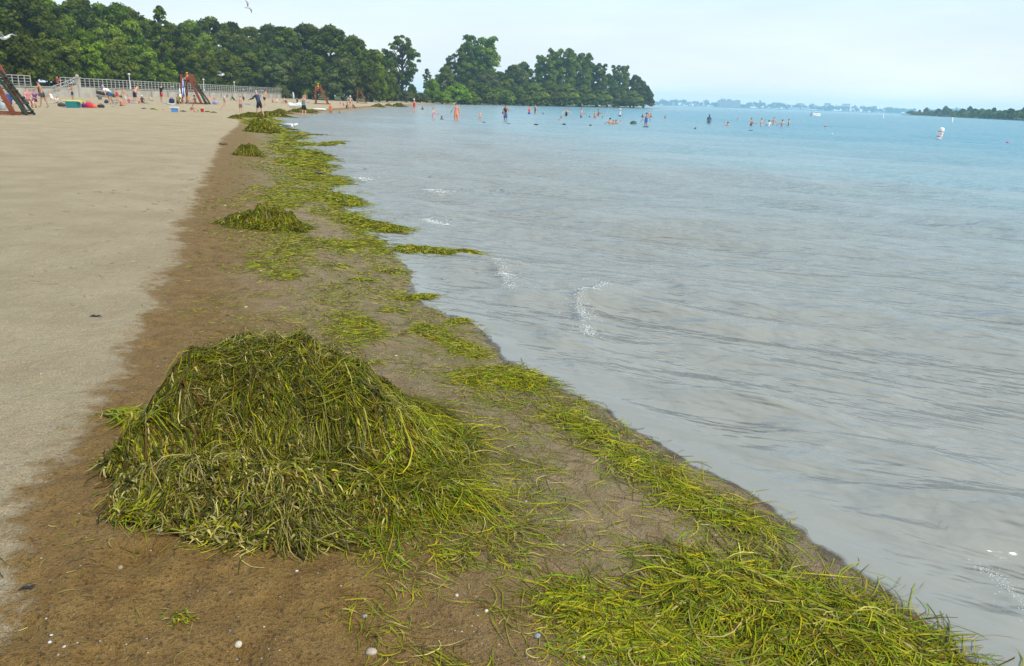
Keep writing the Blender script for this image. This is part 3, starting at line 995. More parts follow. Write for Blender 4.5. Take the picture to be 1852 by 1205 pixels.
# fine shreds and specks between the heaps and the water
add_loose(10000, -4.8, 1.4, 4.2, 16.0, .025, .10, .0011, P_FRESH, lambda x, y: np.clip(sstep(-.1, .1, shore_d(x, y)) * sstep(2.4, .4, shore_d(x, y)) * sstep(.42, .62, fbm(x * 3 + y, y * 1.6, 4, 58)), 0, 1), 4, .006, 0, 2)
add_loose(5000, -8.5, -1.5, 12.0, 28.0, .02, .06, .0011, P_FRESH, lambda x, y: np.clip(sstep(-.1, .1, shore_d(x, y)) * sstep(2.2, .5, shore_d(x, y)) * sstep(.40, .60, fbm(x * 2 + y, y * 1.0, 4, 59)), 0, 1), 3, .006, 0, 2)
# sparse bits over the brown damp sand and the near left corner
add_loose(420, -2.6, 1.2, 1.3, 3.4, .03, .10, .0010, P_DRY, lambda x, y: .5 * sstep(.45, .62, fbm(x * 2.5, y * 2.5, 3, 54)), lift=.01, spread=3)
add_loose(500, -6.5, 0.0, 3.4, 20.0, .03, .09, .0011, P_DRY, lambda x, y: .5 * sstep(.5, .65, fbm(x * 1.5, y * .8, 3, 55)) * sstep(5, 3.5, shore_d(x, y)), lift=.01, spread=3)
# distinct loose clumps seen on the near sand
for (px, py, n_, ln) in ((690, 1000, 60, .16), (800, 1000, 90, .14), (790, 905, 120, .2), (640, 1095, 26, .14), (735, 1045, 40, .12), (690, 1150, 36, .14), (760, 1190, 50, .16), (905, 960, 60, .18), (925, 1010, 50, .12), (320, 1118, 40, .05), (900, 1075, 18, .2), (945, 1120, 22, .16), (1010, 1180, 40, .16), (190, 835, 40, .1), (655, 585, 60, .10), (675, 655, 40, .10), (620, 600, 30, .1), (745, 600, 50, .12), (700, 560, 50, .14), (650, 505, 60, .16), (610, 480, 50, .15), (700, 490, 60, .16)):
    x0, y0, z0 = Gs(px, py)
    s_ = ln * .42
    P = np.stack([r.normal(x0, s_, n_), r.normal(y0, s_ * .8, n_)], 1)
    th = r.normal(r.uniform(-1.0, .2), .6, n_)
    parts.append(strands(r, P, th, r.uniform(.4, 1.3, n_) * ln, r.uniform(.7, 1.7, n_) * max(.0028, math.hypot(x0, y0) * .0008), lambda a, b_: np.maximum(sand_z(a, b_), -.004), r.uniform(0, .016, n_), pick_cols(n_, P_FRESH, r), 7, 1.6))
V, F, Cc = join(parts)
tag(link('scattered_seaweed', make_mesh('scattered_seaweed', V, F, M_WEED, cols=Cc)), 'loose green strands of seaweed strewn over the damp sand', 'seaweed', kind='stuff')

# ------------------------------------------------------------------ gravel, pebbles, shells, twigs
r = np.random.default_rng(44)
GRAVEL = N('gravel_grit')
GRAVEL = GRAVEL.pbr(GRAVEL.attr('col', 'Color'), 0.55, 0.4)
n_ = 13000
P = sample_mask(r, n_, -2.2, 1.4, 1.3, 5.2, lambda x, y: np.clip(sstep(2.6, .9, shore_d(x, y)) * sstep(-.05, .1, shore_d(x, y)) * sstep(.40, .60, fbm(x * 2.4, y * 2.4, 3, 66)) + .05, 0, 1))
sz = r.uniform(.0016, .0046, n_) * (1 + 1.0 * (r.uniform(0, 1, n_) > .95))
zz = sand_z(P[:, 0], P[:, 1])
octv = np.array([(1, 0, 0), (0, 1, 0), (-1, 0, 0), (0, -1, 0), (0, 0, .7), (0, 0, -.7)])
V = P[:, None, :]
V = np.concatenate([V, zz[:, None, None]], 2) + octv[None] * (sz[:, None, None] * r.uniform(.6, 1.3, (n_, 6, 1)))
F0 = np.array([(0, 1, 4), (1, 2, 4), (2, 3, 4), (3, 0, 4), (1, 0, 5), (2, 1, 5), (3, 2, 5), (0, 3, 5)])
F = (np.arange(n_) * 6)[:, None, None] + F0[None]
gp = np.array([(.07, .06, .055), (.16, .13, .11), (.30, .24, .18), (.22, .12, .07), (.45, .42, .38), (.11, .11, .12), (.20, .16, .11)])
gc = np.repeat(gp[r.choice(7, n_, p=[.2, .22, .14, .12, .06, .12, .14])] * r.uniform(.7, 1.2, (n_, 1)), 6, 0)
tag(link('gravel', make_mesh('gravel', V.reshape(-1, 3), F.reshape(-1, 3), GRAVEL, cols=gc)), 'fine mixed grit scattered over the damp sand', kind='stuff')


def pebble(px, py, spx, col, label, flat=.6, cat='pebble', name='pebble'):
    x, y, z = Gs(px, py)
    s_ = spx / FPX * depth_of(x, y, z) / 2
    mb = MB()
    mb.blob((0, 0, 0), (s_, s_ * .8, s_ * flat), 10, 7, .10)
    o = mb.build(name, plain(col, .6, .2, 60, "stone"), None, (x, y, z + s_ * flat * .45), random.uniform(0, 3), True)
    tag(o, label, cat, "pebbles and shells on the sand")


for a in [(290, 960, 13, (.42, .38, .30), 'round pale pebble at the front foot of the large seaweed heap'),
          (431, 1168, 17, (.50, .43, .33), 'pale beige pebble alone on bare sand close to camera'),
          (972, 1152, 14, (.20, .22, .25), 'blue grey pebble beside a pale stalk close to camera'),
          (672, 1182, 22, (.36, .28, .22), 'flat brownish pebble with a strand of algae at its tip'),
          (826, 1078, 8, (.52, .44, .36), 'small cream pebble among dark grit'),
          (590, 962, 12, (.42, .38, .32), 'cream pebble at the foot of the heap, the larger of two side by side'),
          (640, 966, 10, (.48, .42, .36), 'whitish pebble just beyond the fringe of the heap'),
          (622, 975, 9, (.38, .30, .22), 'tan pebble in front of the whitish one at the heap'),
          (1055, 1190, 10, (.52, .36, .26), 'pinkish pebble at the edge of the golden green mat'),
          (660, 1116, 10, (.25, .24, .25), 'grey pebble beside a bent green stalk'),
          (218, 1028, 11, (.30, .24, .15), 'dull brown pebble half buried in damp sand'),
          (880, 1106, 9, (.60, .50, .42), 'cream pebble near the bend in a long brown strand')]:
    pebble(*a)
for a in [(537, 1033, 9, (0.52, 0.49, 0.43), 'white shell fragment on brown damp sand in front of the heap'),
          (90, 1162, 11, (0.56, 0.55, 0.52), 'white shell fragment, brightest of the group in the near corner'),
          (93, 1149, 9, (0.48, 0.48, 0.48), 'greyish shell fragment just behind the brightest one'),
          (116, 1170, 10, (0.45, 0.45, 0.43), 'dull white shell fragment beside the brightest one'),
          (668, 660, 9, (0.54, 0.53, 0.49), 'white shell on grey sand behind the heap'),
          (716, 644, 8, (0.54, 0.53, 0.50), 'small white shell near the lapping edge behind the heap'),
          (445, 556, 9, (0.53, 0.50, 0.45), 'white shell pair on brown sand behind the heap'),
          (472, 490, 8, (0.53, 0.50, 0.45), 'white shell on brown sand below the second nearest heap'),
          (825, 924, 8, (0.56, 0.53, 0.49), 'white shell on the fringe of the seaweed skirt'),
          (407, 372, 7, (0.53, 0.50, 0.45), 'white shell beyond the dark tuft'),
          (74, 677, 8, (0.52, 0.49, 0.43), 'white shell on the dry pale sand')]:
    pebble(a[0], a[1], a[2] * .72, a[3], a[4], .3, 'shell', 'shell')


def twig(px, py, wpx, label, col=(.045, .04, .045), seed=0):
    rr = random.Random(seed)
    x, y, z = Gs(px, py)
    s_ = wpx / FPX * depth_of(x, y, z)
    mb = MB()
    for k in range(5):
        a = rr.uniform(-.5, .5) + (PI if k % 2 else 0)
        L = s_ * rr.uniform(.3, .6)
        p0 = Vector((rr.uniform(-.1, .1) * s_, rr.uniform(-.06, .06) * s_, .003))
        p1 = p0 + Vector((math.cos(a) * L * .5, math.sin(a) * L * .5, rr.uniform(.05, .16) * s_))
        p2 = p0 + Vector((math.cos(a + .3) * L, math.sin(a + .3) * L, .002))
        mb.tube([p0, p1, p2], [s_ * .05, s_ * .045, s_ * .015], 5)
    mb.blob((-.1 * s_, 0, s_ * .07), (s_ * .22, s_ * .13, s_ * .10), 7, 5, .3)
    tag(mb.build('twig', plain(col, .9, .4, 50, 'dead_twig'), None, (x, y, z)), label, 'twig', 'twigs on the sand')


twig(172, 573, 22, 'dark knot of driftwood twig on the pale dry sand', seed=1)
twig(52, 1065, 30, 'flat dark clump of rotten twig in the near corner of the sand', (.03, .03, .035), 2)
twig(403, 262, 20, 'brown driftwood twig on pale sand before the rounded heap', (.12, .085, .05), 3)

# ------------------------------------------------------------------ promenade: terrace, wall, steps, railing, lamps
WX, WY0, WY1, WTOP = -57.0, 56.0, 200.0, 1.46


def wall_y(px):
    d = cf * FPX + cr * (px - 926) - cu * (hz(px) - 602.5)
    return WX * d.y / d.x


GRASS = N('lawn_under_trees')
_p = GRASS.pos()
GRASS = GRASS.pbr(GRASS.mix(GRASS.noise(_p, .6, 5), (0.035, 0.060, 0.012), (0.085, 0.105, 0.028)), 0.9, .1)
mb = MB()
mb.box((WX - .31 - 4, (WY0 + WY1) / 2, WTOP / 2 - .02), (8, WY1 - WY0 - .02, WTOP))
tag(mb.build('promenade', CONCRETE_D), 'raised concrete promenade behind the beach wall', kind='structure')
gx = np.linspace(-330, WX - 8.3, 30); gy = np.linspace(20, 330, 40)
GX, GY = np.meshgrid(gx, gy, indexing='ij')
GZ = WTOP - .02 + 1.2 * fbm(GX * .03, GY * .03, 2, 3) * sstep(WX - 10, WX - 40, GX)
i = (np.arange(29)[:, None] * 40 + np.arange(39)[None, :]).ravel()
tag(link('woodland_ground', make_mesh('woodland_ground', np.stack([GX, GY, GZ], -1).reshape(-1, 3), np.stack([i, i + 40, i + 41, i + 1], -1), GRASS, smooth=True)), 'shaded grassy ground under the wood', kind='structure')

wall = thing('promenade_wall', 'long low grey concrete beach wall below the white railing', 'wall', (WX, WY0, 0))
me = MB().box((-.15, 2.96, .70), (.30, 5.92, 1.36)).mesh('wall_panel', CONCRETE)
mp = MB().box((-.10, 0, .70), (.42, .34, 1.36)).mesh('pilaster', CONCRETE_D)
mc = MB().box((-.14, 3.0, 1.42), (.46, 5.985, .09)).mesh('coping', CONCRETE)
for k in range(24):
    link('wall_panel', me, wall, (0, .04 + k * 6.0, 0)); link('pilaster', mp, wall, (.06, k * 6.0, 0)); link('coping', mc, wall, (0, k * 6.0, 0.003))
MB().box((-4.2, 144.15, .72), (8.2, .3, 1.44)).build('end_wall', CONCRETE_D, wall)

rail = thing('railing', 'long pale metal railing running along the top of the beach wall', 'railing', (WX - .14, 0, WTOP + .02))
YS0, YS1 = wall_y(58), wall_y(112)             # opening for the steps
mpost = MB().box((0, 0, .55), (.075, .075, 1.10)).mesh('rail_post', RAIL)
for a, b_ in ((WY0 + .2, YS0), (YS1, WY1 - .3)):
    n_ = int((b_ - a) / 1.15)
    for k in range(n_ + 1):
        link('rail_post', mpost, rail, (0, a + (b_ - a) * k / n_, 0))
    for z_, t_ in ((1.12, .08), (.80, .045), (.48, .045), (.17, .045)):
        MB().box((0, (a + b_) / 2, z_), (t_ * .8, b_ - a, t_)).build('rail', RAIL, rail)

steps = thing('beach_steps', 'concrete steps with a sloping side wall and handrail going down to the beach', 'steps', (WX, 0, 0))
n_ = 9
ya, yb = YS0 + .5, YS1 - .2
for k in range(n_):
    zt = WTOP - (k + 1) * (WTOP - .3) / (n_ + 1)
    y_ = yb - (k + .5) * (yb - ya) / n_
    MB().box((.95, y_, zt / 2), (1.7, (yb - ya) / n_ - .004, zt)).build('step', CONCRETE, steps)
m = MB()
V = [(1.82, yb, .1), (1.82, ya, .1), (1.82, ya, .55), (1.82, yb, WTOP + .25), (2.06, yb, .1), (2.06, ya, .1), (2.06, ya, .55), (2.06, yb, WTOP + .25)]
m.add(V, [(0, 1, 2, 3), (4, 7, 6, 5), (3, 2, 6, 7), (0, 3, 7, 4), (1, 5, 6, 2), (0, 4, 5, 1)])
m.build('side_wall', CONCRETE, steps)
for k in range(7):
    f_ = k / 6
    y_ = yb + (ya - yb) * f_; zb = WTOP + .25 + (.30 - WTOP) * f_
    MB().box((1.94, y_, zb + .45), (.06, .06, .9)).build('handrail_post', RAIL, steps)
for q in (.9, .5):
    MB().bar((1.94, yb, WTOP + .25 + q), (1.94, ya, .55 + q), .06).build('handrail', RAIL, steps)
m = MB(); m.box((1.94, yb + .3, 1.3), (.5, .5, 2.6)); m.box((1.94, yb + .3, 2.66), (.62, .62, .12)); m.lathe([(.20, 2.72), (.22, 2.85), (.12, 3.0), (.02, 3.03)], 10, (1.94, yb + .3, 0))
m.build('gate_pillar', CONCRETE, steps)
m = MB()
m.box((1.2, yb + 2.4, .75), (1.4, 4.4, 1.5))
m.build('landing', CONCRETE, steps)
# dark ramp leaning beside the steps
t = thing('ramp', 'dark timber ramp sloping down from the beach wall to the sand', 'ramp')
yr = wall_y(152)
for q in (0, .55, 1.1):
    MB().bar((WX + .35 + q, yr - 1.2, 1.15), (WX + .35 + q, yr + 7.0, .36), .12, .2).build('ramp_beam', plain((.05, .045, .04), .8, .2, 4, 'old_timber'), t)
for k in range(9):
    f_ = (k + .5) / 9
    MB().box((WX + .9, yr - 1.2 + 8.2 * f_, 1.28 - .79 * f_), (1.3, .5, .05)).build('plank', plain((.11, .09, .07), .9, .3, 4, 'grey_plank'), t)

for px, top, lab in ((250, 137, 'thin white lamp post on the promenade, between the steps and the tall lifeguard chair'), (381, 146, 'thin white lamp post on the promenade just beyond the tall lifeguard chair'), (435, 151, 'thin white lamp post on the promenade behind the standing child')):
    y_ = wall_y(px)
    x_, _, zt = ray_at_y(px, top, y_)
    t = thing('lamp_post', lab, 'lamp post', (WX - 1.2, y_, WTOP), group='lamp posts on the promenade')
    h_ = zt - WTOP
    MB().lathe([(.10, 0), (.10, .25), (.055, .3), (.045, h_)], 8).build('pole', WHITE, t)
    m = MB(); m.lathe([(.06, h_), (.16, h_ + .05), (.19, h_ + .22), (.05, h_ + .30)], 10)
    m.build('lamp_head', plain((.7, .7, .66), .4, .05, 5, 'lamp_glass'), t)

# ------------------------------------------------------------------ trees

def leaf_cards(r, centers, radii, n, size, flat=.75, fill=.25):
    """leaf sprays spread through clumps; each spray is a small bent diamond"""
    w = radii ** 2; w = w / w.sum()
    k = r.choice(len(centers), n, p=w)
    u = r.normal(0, 1, (n, 3)); u /= np.linalg.norm(u, axis=1, keepdims=True)
    u[:, 2] = np.where(u[:, 2] < -.35, -u[:, 2] * .6, u[:, 2])
    rad = np.where(r.uniform(0, 1, n) < fill, r.uniform(.2, .8, n), r.normal(.96, .13, n))
    c = centers[k] + u * (radii[k] * rad)[:, None] * np.array((1, 1, flat))
    nrm = u + r.normal(0, .55, (n, 3)); nrm[:, 2] += .35
    nrm /= np.linalg.norm(nrm, axis=1, keepdims=True)
    t = np.cross(nrm, r.normal(0, 1, (n, 3))); t /= np.linalg.norm(t, axis=1, keepdims=True) + 1e-9
    b_ = np.cross(nrm, t)
    s_ = (size * r.uniform(.55, 1.35, n))[:, None]
    asp = r.uniform(.45, .8, n)[:, None]
    V = np.stack([c - t * s_, c + b_ * s_ * asp + nrm * s_ * .15, c + t * s_ - nrm * s_ * .1, c - b_ * s_ * asp + nrm * s_ * .15], 1)
    F = np.arange(n * 4).reshape(n, 4)
    lv = np.clip(.5 + .45 * (r.uniform(0, 1, n) - .5) + .8 * (r.uniform(0, 1, len(centers))[k] - .5), 0, 1)
    return V.reshape(-1, 3), F, np.repeat(lv, 4)


def crown_lobes(r, n, h0, h1, rad, shape='round', lobe=(.22, .36)):
    cs, rr_ = [], []
    for i in range(n):
        t = (i + r.uniform(0, 1)) / n
        z = h0 + (h1 - h0) * t
        if shape == 'round': prof = math.sqrt(max(0.02, 1 - (2 * t - .92) ** 2 * .92))
        elif shape == 'low': prof = max(.18, math.cos(t * PI / 2) ** .55)
        elif shape == 'vase': prof = .55 + .45 * math.sin(min(1, t * 1.25) * PI * .62)
        else: prof = max(.15, 1.0 - abs(t - .35) * 1.1)
        a = i * 2.39996 + r.uniform(-.5, .5)
        q = rad * prof * math.sqrt(r.uniform(.18, 1.0)) * .82
        cs.append((q * math.cos(a), q * math.sin(a), z)); rr_.append(rad * r.uniform(*lobe) * (1.0 if t < .8 else .8))
    return np.array(cs), np.array(rr_)


def tree_meshes(seed, h, rad, h0, nl, ncards, size, shape, lobe=(.22, .36), fill=.25, limbs=9, flat=.75):
    r = np.random.default_rng(seed)
    cs, rr_ = crown_lobes(r, nl, h0 + rad * .25, h - rad * .2, rad, shape, lobe)
    V, F, lv = leaf_cards(r, cs, rr_, ncards, size, flat, fill)
    crown = make_mesh('crown', V, F, LEAF_DARK, attrs={'leaf': lv})
    mb = MB()
    rt = h * .022 + .08
    lean = r.normal(0, .02, 2) * h
    top = Vector((lean[0], lean[1], h * .82))
    mb.tube([(0, 0, -.3), (0, 0, .25), (lean[0] * .3, lean[1] * .3, h * .3), (lean[0] * .7, lean[1] * .7, h * .58), tuple(top)], [rt * 1.5, rt * 1.1, rt * .85, rt * .5, rt * .12], 8)
    for k in r.choice(nl, min(limbs, nl), replace=False):
        z0 = min(max(h0 * .7, cs[k][2] - rad * r.uniform(.35, .8)), h * .75)
        p0 = Vector((lean[0] * z0 / h, lean[1] * z0 / h, z0)); p1 = Vector(cs[k])
        mid = p0.lerp(p1, .55) + Vector((0, 0, -.06 * rad))
        mb.tube([p0, mid, p1], [rt * .5, rt * .3, rt * .08], 5)
    return crown, mb.mesh('trunk', BARK, True)


TREES = {
    'oak': tree_meshes(1, 13.5, 5.4, .2, 80, 21000, .27, 'round', (.15, .31)),
    'maple': tree_meshes(2, 15.0, 5.0, 1.0, 76, 20000, .27, 'round', (.15, .32)),
    'tall': tree_meshes(3, 18.0, 5.2, 2.5, 84, 21000, .30, 'cone', (.14, .30)),
    'low': tree_meshes(4, 9.5, 5.2, -.4, 76, 18000, .26, 'low', (.14, .30)),
    'bush': tree_meshes(5, 4.6, 3.0, -.3, 44, 8000, .22, 'low', (.16, .36), .3, 6),
    'airy': tree_meshes(6, 22.0, 7.6, 3.5, 64, 10500, .34, 'round', (.09, .20), .15, 36),
    'cottonwood': tree_meshes(7, 24.0, 8.0, -.5, 130, 27000, .40, 'vase', (.13, .27), .2, 18),
    'willow': tree_meshes(8, 13.0, 7.0, -.8, 90, 19000, .36, 'low', (.13, .28), .25, 10),
    'spire': tree_meshes(9, 17.0, 2.6, 6.0, 32, 5000, .27, 'round', (.20, .36), .15, 12),
}


def tree(kind, x, y, z, h, label, cat='tree', leaf=LEAF_DARK, wide=1.0, rot=None, group='trees of the wood behind the promenade', name='deciduous_tree'):
    crown, trunk = TREES[kind]
    H0 = {'oak': 13.5, 'maple': 15, 'tall': 18, 'low': 9.5, 'bush': 4.6, 'airy': 22, 'cottonwood': 24, 'willow': 13, 'spire': 17}[kind]
    s_ = h / H0
    t = thing(name, label, cat, (x, y, z), random.uniform(0, 6.28) if rot is None else rot, group, (s_ * wide, s_ * wide, s_))
    link('trunk', trunk, t)
    c = link('crown', crown, t)
    c.material_slots[0].link = 'OBJECT'
    c.material_slots[0].material = leaf
    return t


def tree_px(kind, px, top, y, zg, label, leaf=LEAF_DARK, wide=1.0, **kw):
    """tree standing at distance y whose top shows at pixel height top"""
    x, _, _ = ray_at_y(px, hz(px), y)
    zt = ray_at_y(px, top, y)[2]
    if zg is None: zg = float(sand_z(x, y))
    return tree(kind, x, y, zg, zt - zg, label, leaf=leaf, wide=wide, **kw)


DK, MD, BR, GY_ = LEAF_DARK, LEAF_MID, LEAF_BRIGHT, LEAF_GREY
tz = WTOP + .1
ORD = ['first', 'second', 'third', 'fourth', 'fifth', 'sixth', 'seventh', 'eighth', 'ninth', 'tenth', 'eleventh', 'twelfth', 'thirteenth', 'fourteenth', 'fifteenth', 'sixteenth', 'seventeenth', 'eighteenth', 'nineteenth', 'twentieth', 'twenty first', 'twenty second']
# front row along the promenade (px, top px, y)
for (px, top, y, kind, leaf, wide, lab) in [
    (-60, -20, 84, 'oak', DK, 1.1, 'dark green tree at the near end of the wood, cut by the picture edge'), (15, 20, 92, 'low', DK, 1.0, 'dark low tree overhanging the railing behind the nearest lifeguard chair'), (62, 62, 100, 'low', DK, .9, 'dark low tree behind the handrail of the beach steps'),
    (110, 48, 106, 'oak', MD, 1.0, 'mid green tree straight above the stone pillar of the beach steps'), (160, 50, 112, 'oak', BR, .95, 'sunlit yellow green tree at the front of the wood behind the teal cooler'),
    (208, 66, 122, 'low', MD, 1.0, 'mid green low tree above the bending person in white top'), (250, 60, 130, 'oak', MD, 1.0, 'mid green tree between two sunlit yellow green ones in the wood'), (296, 96, 138, 'low', BR, .9, 'low sunlit yellow green tree above the railing beside the tall lifeguard chair'),
    (330, 66, 146, 'oak', DK, 1.0, 'dark green tree directly behind the tall lifeguard chair'), (372, 84, 156, 'oak', MD, 1.0, 'mid green tree above the railing just beyond the tall lifeguard chair'), (412, 92, 166, 'oak', MD, 1.0, 'rounded mid green tree above the railing behind the walking child'),
    (445, 76, 174, 'oak', DK, 1.0, 'dark green tree above the head of the child in patterned shorts'), (480, 78, 184, 'oak', DK, 1.0, 'dark green tree behind the far end of the railing')]:
    tree_px(kind, px, top, y * 1.15, tz, lab, leaf, wide)
# second and third rows
BACK_LABELS = ['tall tree at the very near end of the wood', 'tall dark tree rising over the gull at the picture edge', 'tall dark tree rising behind the stone pillar', 'tall dark tree behind the sunlit tree over the teal cooler', 'tall mid green tree below the airy highest one', 'tall dark tree on the near side of the plume shaped one', 'tall mid green tree standing at the foot of the plume', 'tall dark tree on the far side of the plume shaped one', 'tall mid green tree rising behind the tall lifeguard chair', 'tall dark tree in the middle of the wood skyline under the flying gull', 'slim tall dark tree at the second skyline hump past the high gull', 'tall mid green tree behind the one in long navy shirt', 'tall dark tree where the wood meets the sand group']
for (px, top, y, kind, leaf, wide) in [
    (-40, -45, 100, 'maple', DK, 1.2), (45, -30, 108, 'maple', DK, 1.2), (100, -6, 116, 'maple', DK, 1.1), (150, 0, 126, 'maple', DK, 1.1), (196, 4, 136, 'maple', MD, 1.1),
    (238, 8, 146, 'maple', DK, 1.1), (275, 32, 154, 'maple', MD, 1.1), (318, 40, 162, 'maple', DK, 1.1), (352, 34, 172, 'maple', MD, 1.1), (388, 28, 182, 'maple', DK, 1.15),
    (425, 36, 192, 'tall', DK, 1.1), (458, 46, 200, 'maple', MD, 1.1), (492, 42, 208, 'maple', DK, 1.2)]:
    tree_px(kind, px, top, y * 1.18, tz, BACK_LABELS.pop(0), leaf, wide)
tree_px('spire', 300, 10, 158, tz, 'slim dark tree standing up above the rest of the wood like a plume', DK, .9)
tree_px('oak', 228, 2, 150, tz, 'airy rounded tree at the highest point of the wood', MD, .8)
tree_px('maple', 160, -8, 165, tz, 'tall dark tree at the back of the wood over the sunlit one', DK, 1.1)
tree_px('maple', 60, -36, 150, tz, 'tall dark tree at the back of the wood over the handrail', DK, 1.3)
# the group that stands on the sand beyond the end of the wall
CG = 'trees closing the beach beyond the railing'
for (px, top, y, kind, leaf, wide, lab) in [
    (520, 44, 214, 'tall', DK, 1.25, 'tall dark tree at the end of the promenade railing'),
    (503, 92, 204, 'oak', GY_, 1.0, 'greyish green tree just past the last railing post'),
    (560, 40, 222, 'maple', DK, 1.2, 'dark tall tree directly behind the yellow shirted lifeguard'),
    (600, 43, 216, 'maple', DK, 1.2, 'broad dark tree crown at the top of the group, behind the third chair'),
    (640, 62, 210, 'maple', MD, 1.1, 'mid green tree on the falling slope of the group'),
    (672, 84, 206, 'low', MD, 1.0, 'mid green tree at the low outer end of the group'),
    (620, 100, 196, 'low', GY_, .95, 'grey green spreading tree in front of the group'),
    (572, 96, 204, 'low', DK, 1.0, 'very dark tree low in the middle of the group'),
    (662, 118, 196, 'low', DK, .85, 'dark drooping tree behind the empty lifeguard chair'),
    (686, 128, 200, 'low', BR, .6, 'small bright green tree on the outer edge of the group'),
    (540, 110, 206, 'low', DK, .9, 'shadowy tree hanging over the end of the wall'),
    (516, 158, 199, 'bush', GY_, .8, 'small grey green bush at the foot of the wall end')]:
    tree_px(kind, px, top, y, None, lab, leaf, wide, group=CG)
# lone airy tree
tree_px('airy', 727, 57, 250, None, 'tall airy tree standing alone with sky showing through its branches', DK, 1.0, group='trees of the far point')
PG = 'trees of the far point'
for (px, top, y, kind, leaf, wide, lab) in [
    (712, 140, 246, 'low', DK, .7, 'dark bush at the foot of the tall airy tree'), (745, 150, 244, 'low', DK, .6, 'dark scrub beside the tall airy tree'),
    (782, 140, 238, 'low', BR, .75, 'bright green shrub at the back of the beach, the larger of a pair'), (828, 150, 240, 'bush', BR, 1.1, 'bright green rounded shrub at the back of the beach, the smaller of a pair'),
    (772, 124, 280, 'spire', DK, 1.0, 'small dark umbrella shaped tree in the gap between airy tree and the far point'),
    (806, 118, 285, 'maple', MD, 1.0, 'mid green tree on the near flank of the tallest point tree'),
    (822, 92, 300, 'airy', DK, .9, 'loose branched tree leaning off the tallest point tree'),
    (866, 60, 300, 'cottonwood', MD, .92, 'tallest tree of the far point with a rounded lobed crown'),
    (846, 78, 296, 'cottonwood', MD, .7, 'lobed crown half a storey below the tallest point tree'),
    (882, 122, 285, 'willow', GY_, .9, 'grey green willow low in front of the tallest point tree'), (930, 112, 305, 'willow', GY_, .9, 'grey green willow filling the dip of the point skyline'),
    (904, 128, 300, 'oak', MD, 1.1, 'round tree in the dip of the point skyline'), (945, 110, 330, 'maple', DK, 1.0, 'small crown peeping up in the dip of the point skyline'),
    (985, 96, 320, 'cottonwood', MD, .75, 'leafy crown on the near side of the second highest point tree'), (1012, 84, 330, 'cottonwood', MD, .85, 'second highest tree of the far point'),
    (1048, 92, 340, 'cottonwood', MD, .8, 'broad crown just past the second highest point tree'), (1078, 112, 350, 'cottonwood', DK, .75, 'dark crown next to the notch in the point skyline'),
    (1118, 115, 378, 'cottonwood', MD, .75, 'tree peak after the notch in the point skyline'), (1146, 134, 388, 'maple', DK, 1.0, 'lower tree on the slope down to the tip of the point'),
    (1164, 150, 396, 'low', DK, .85, 'last low tree at the tip of the point'), (1098, 132, 362, 'maple', DK, .95, 'dark tree filling the notch in the point skyline')]:
    tree_px(kind, px, top, y, None, lab, leaf, wide, group=PG)
for k, (px, top, y, leaf) in enumerate([(760, 168, 226, GY_), (800, 166, 232, BR), (850, 166, 246, MD), (905, 160, 272, MD), (930, 158, 280, DK), (960, 150, 290, MD), (990, 150, 305, DK), (1020, 152, 318, MD), (1050, 155, 334, DK), (1080, 158, 350, MD), (1110, 160, 364, DK), (1140, 164, 384, MD), (868, 150, 262, DK), (700, 160, 215, DK), (735, 164, 224, GY_)]):
    tree_px('bush', px, top, y, None, ('leafy bush at the foot of the point trees, %s towards the tip' % ORD[k]) if k < 13 else ('grey bush under the sand group trees', 'grey bush at the foot of the tall airy tree')[k - 13] if k != 13 else 'mid green bush just past the outer edge of the sand group', leaf, 1.5, group='bushes along the far beach', cat='bush', name='bush')
# a low hedge of undergrowth closes the wood above the railing
r = np.random.default_rng(88)
cs = np.stack([np.full(130, WX - 9.5) - r.uniform(0, 6, 130), np.linspace(62, 232, 130), WTOP + r.uniform(.2, 2.4, 130)], 1)
V, F, lv = leaf_cards(r, cs, r.uniform(1.3, 2.6, 130), 24000, .30)
tag(link('undergrowth', make_mesh('undergrowth', V, F, LEAF_DARK, attrs={'leaf': lv * .6})), 'dark undergrowth at the foot of the wood', 'undergrowth', kind='stuff')

# ------------------------------------------------------------------ far shores
FAR_G = plain((.08, .10, .05), .9, .3, .01, 'far_ground')
gx = np.linspace(-900, 2400, 36)
V = np.concatenate([[(x, 2950 - .06 * x + 20 * math.sin(x * .01), -.6) for x in gx], [(x, 2990 - .06 * x, 2.2) for x in gx], [(x, 3250 - .06 * x, 3.0) for x in gx]])
i = np.concatenate([np.arange(35), np.arange(35) + 36])
tag(link('far_shore', make_mesh('far_shore', V, np.stack([i, i + 1, i + 37, i + 36], -1), FAR_G, smooth=True)), 'low far shore across the lake', kind='structure')
r = np.random.default_rng(12)
n_ = 900
cx = r.uniform(-700, 2300, n_)
cz = 9 + 13 * fbm(cx * .012, cx * 0, 3, 4)
cs = np.stack([cx, 3000 - .06 * cx + r.uniform(0, 120, n_), cz * r.uniform(.15, 1.0, n_) + 1], 1)
V, F, lv = leaf_cards(r, cs, 5 + 6 * r.uniform(0, 1, n_), 30000, 3.2)
tag(link('far_treeline', make_mesh('far_treeline', V, F, LEAF_DARK, attrs={'leaf': lv})), 'hazy blue line of trees along the far shore', 'treeline', kind='stuff')
BL = plain((.36, .26, .22), .9, .1, .05, 'brick_far'); PALE = plain((.62, .60, .56), .8, .1, .05, 'render_far'); GLZ = plain((.07, .08, .09), .3, .1, .1, 'dark_glass')


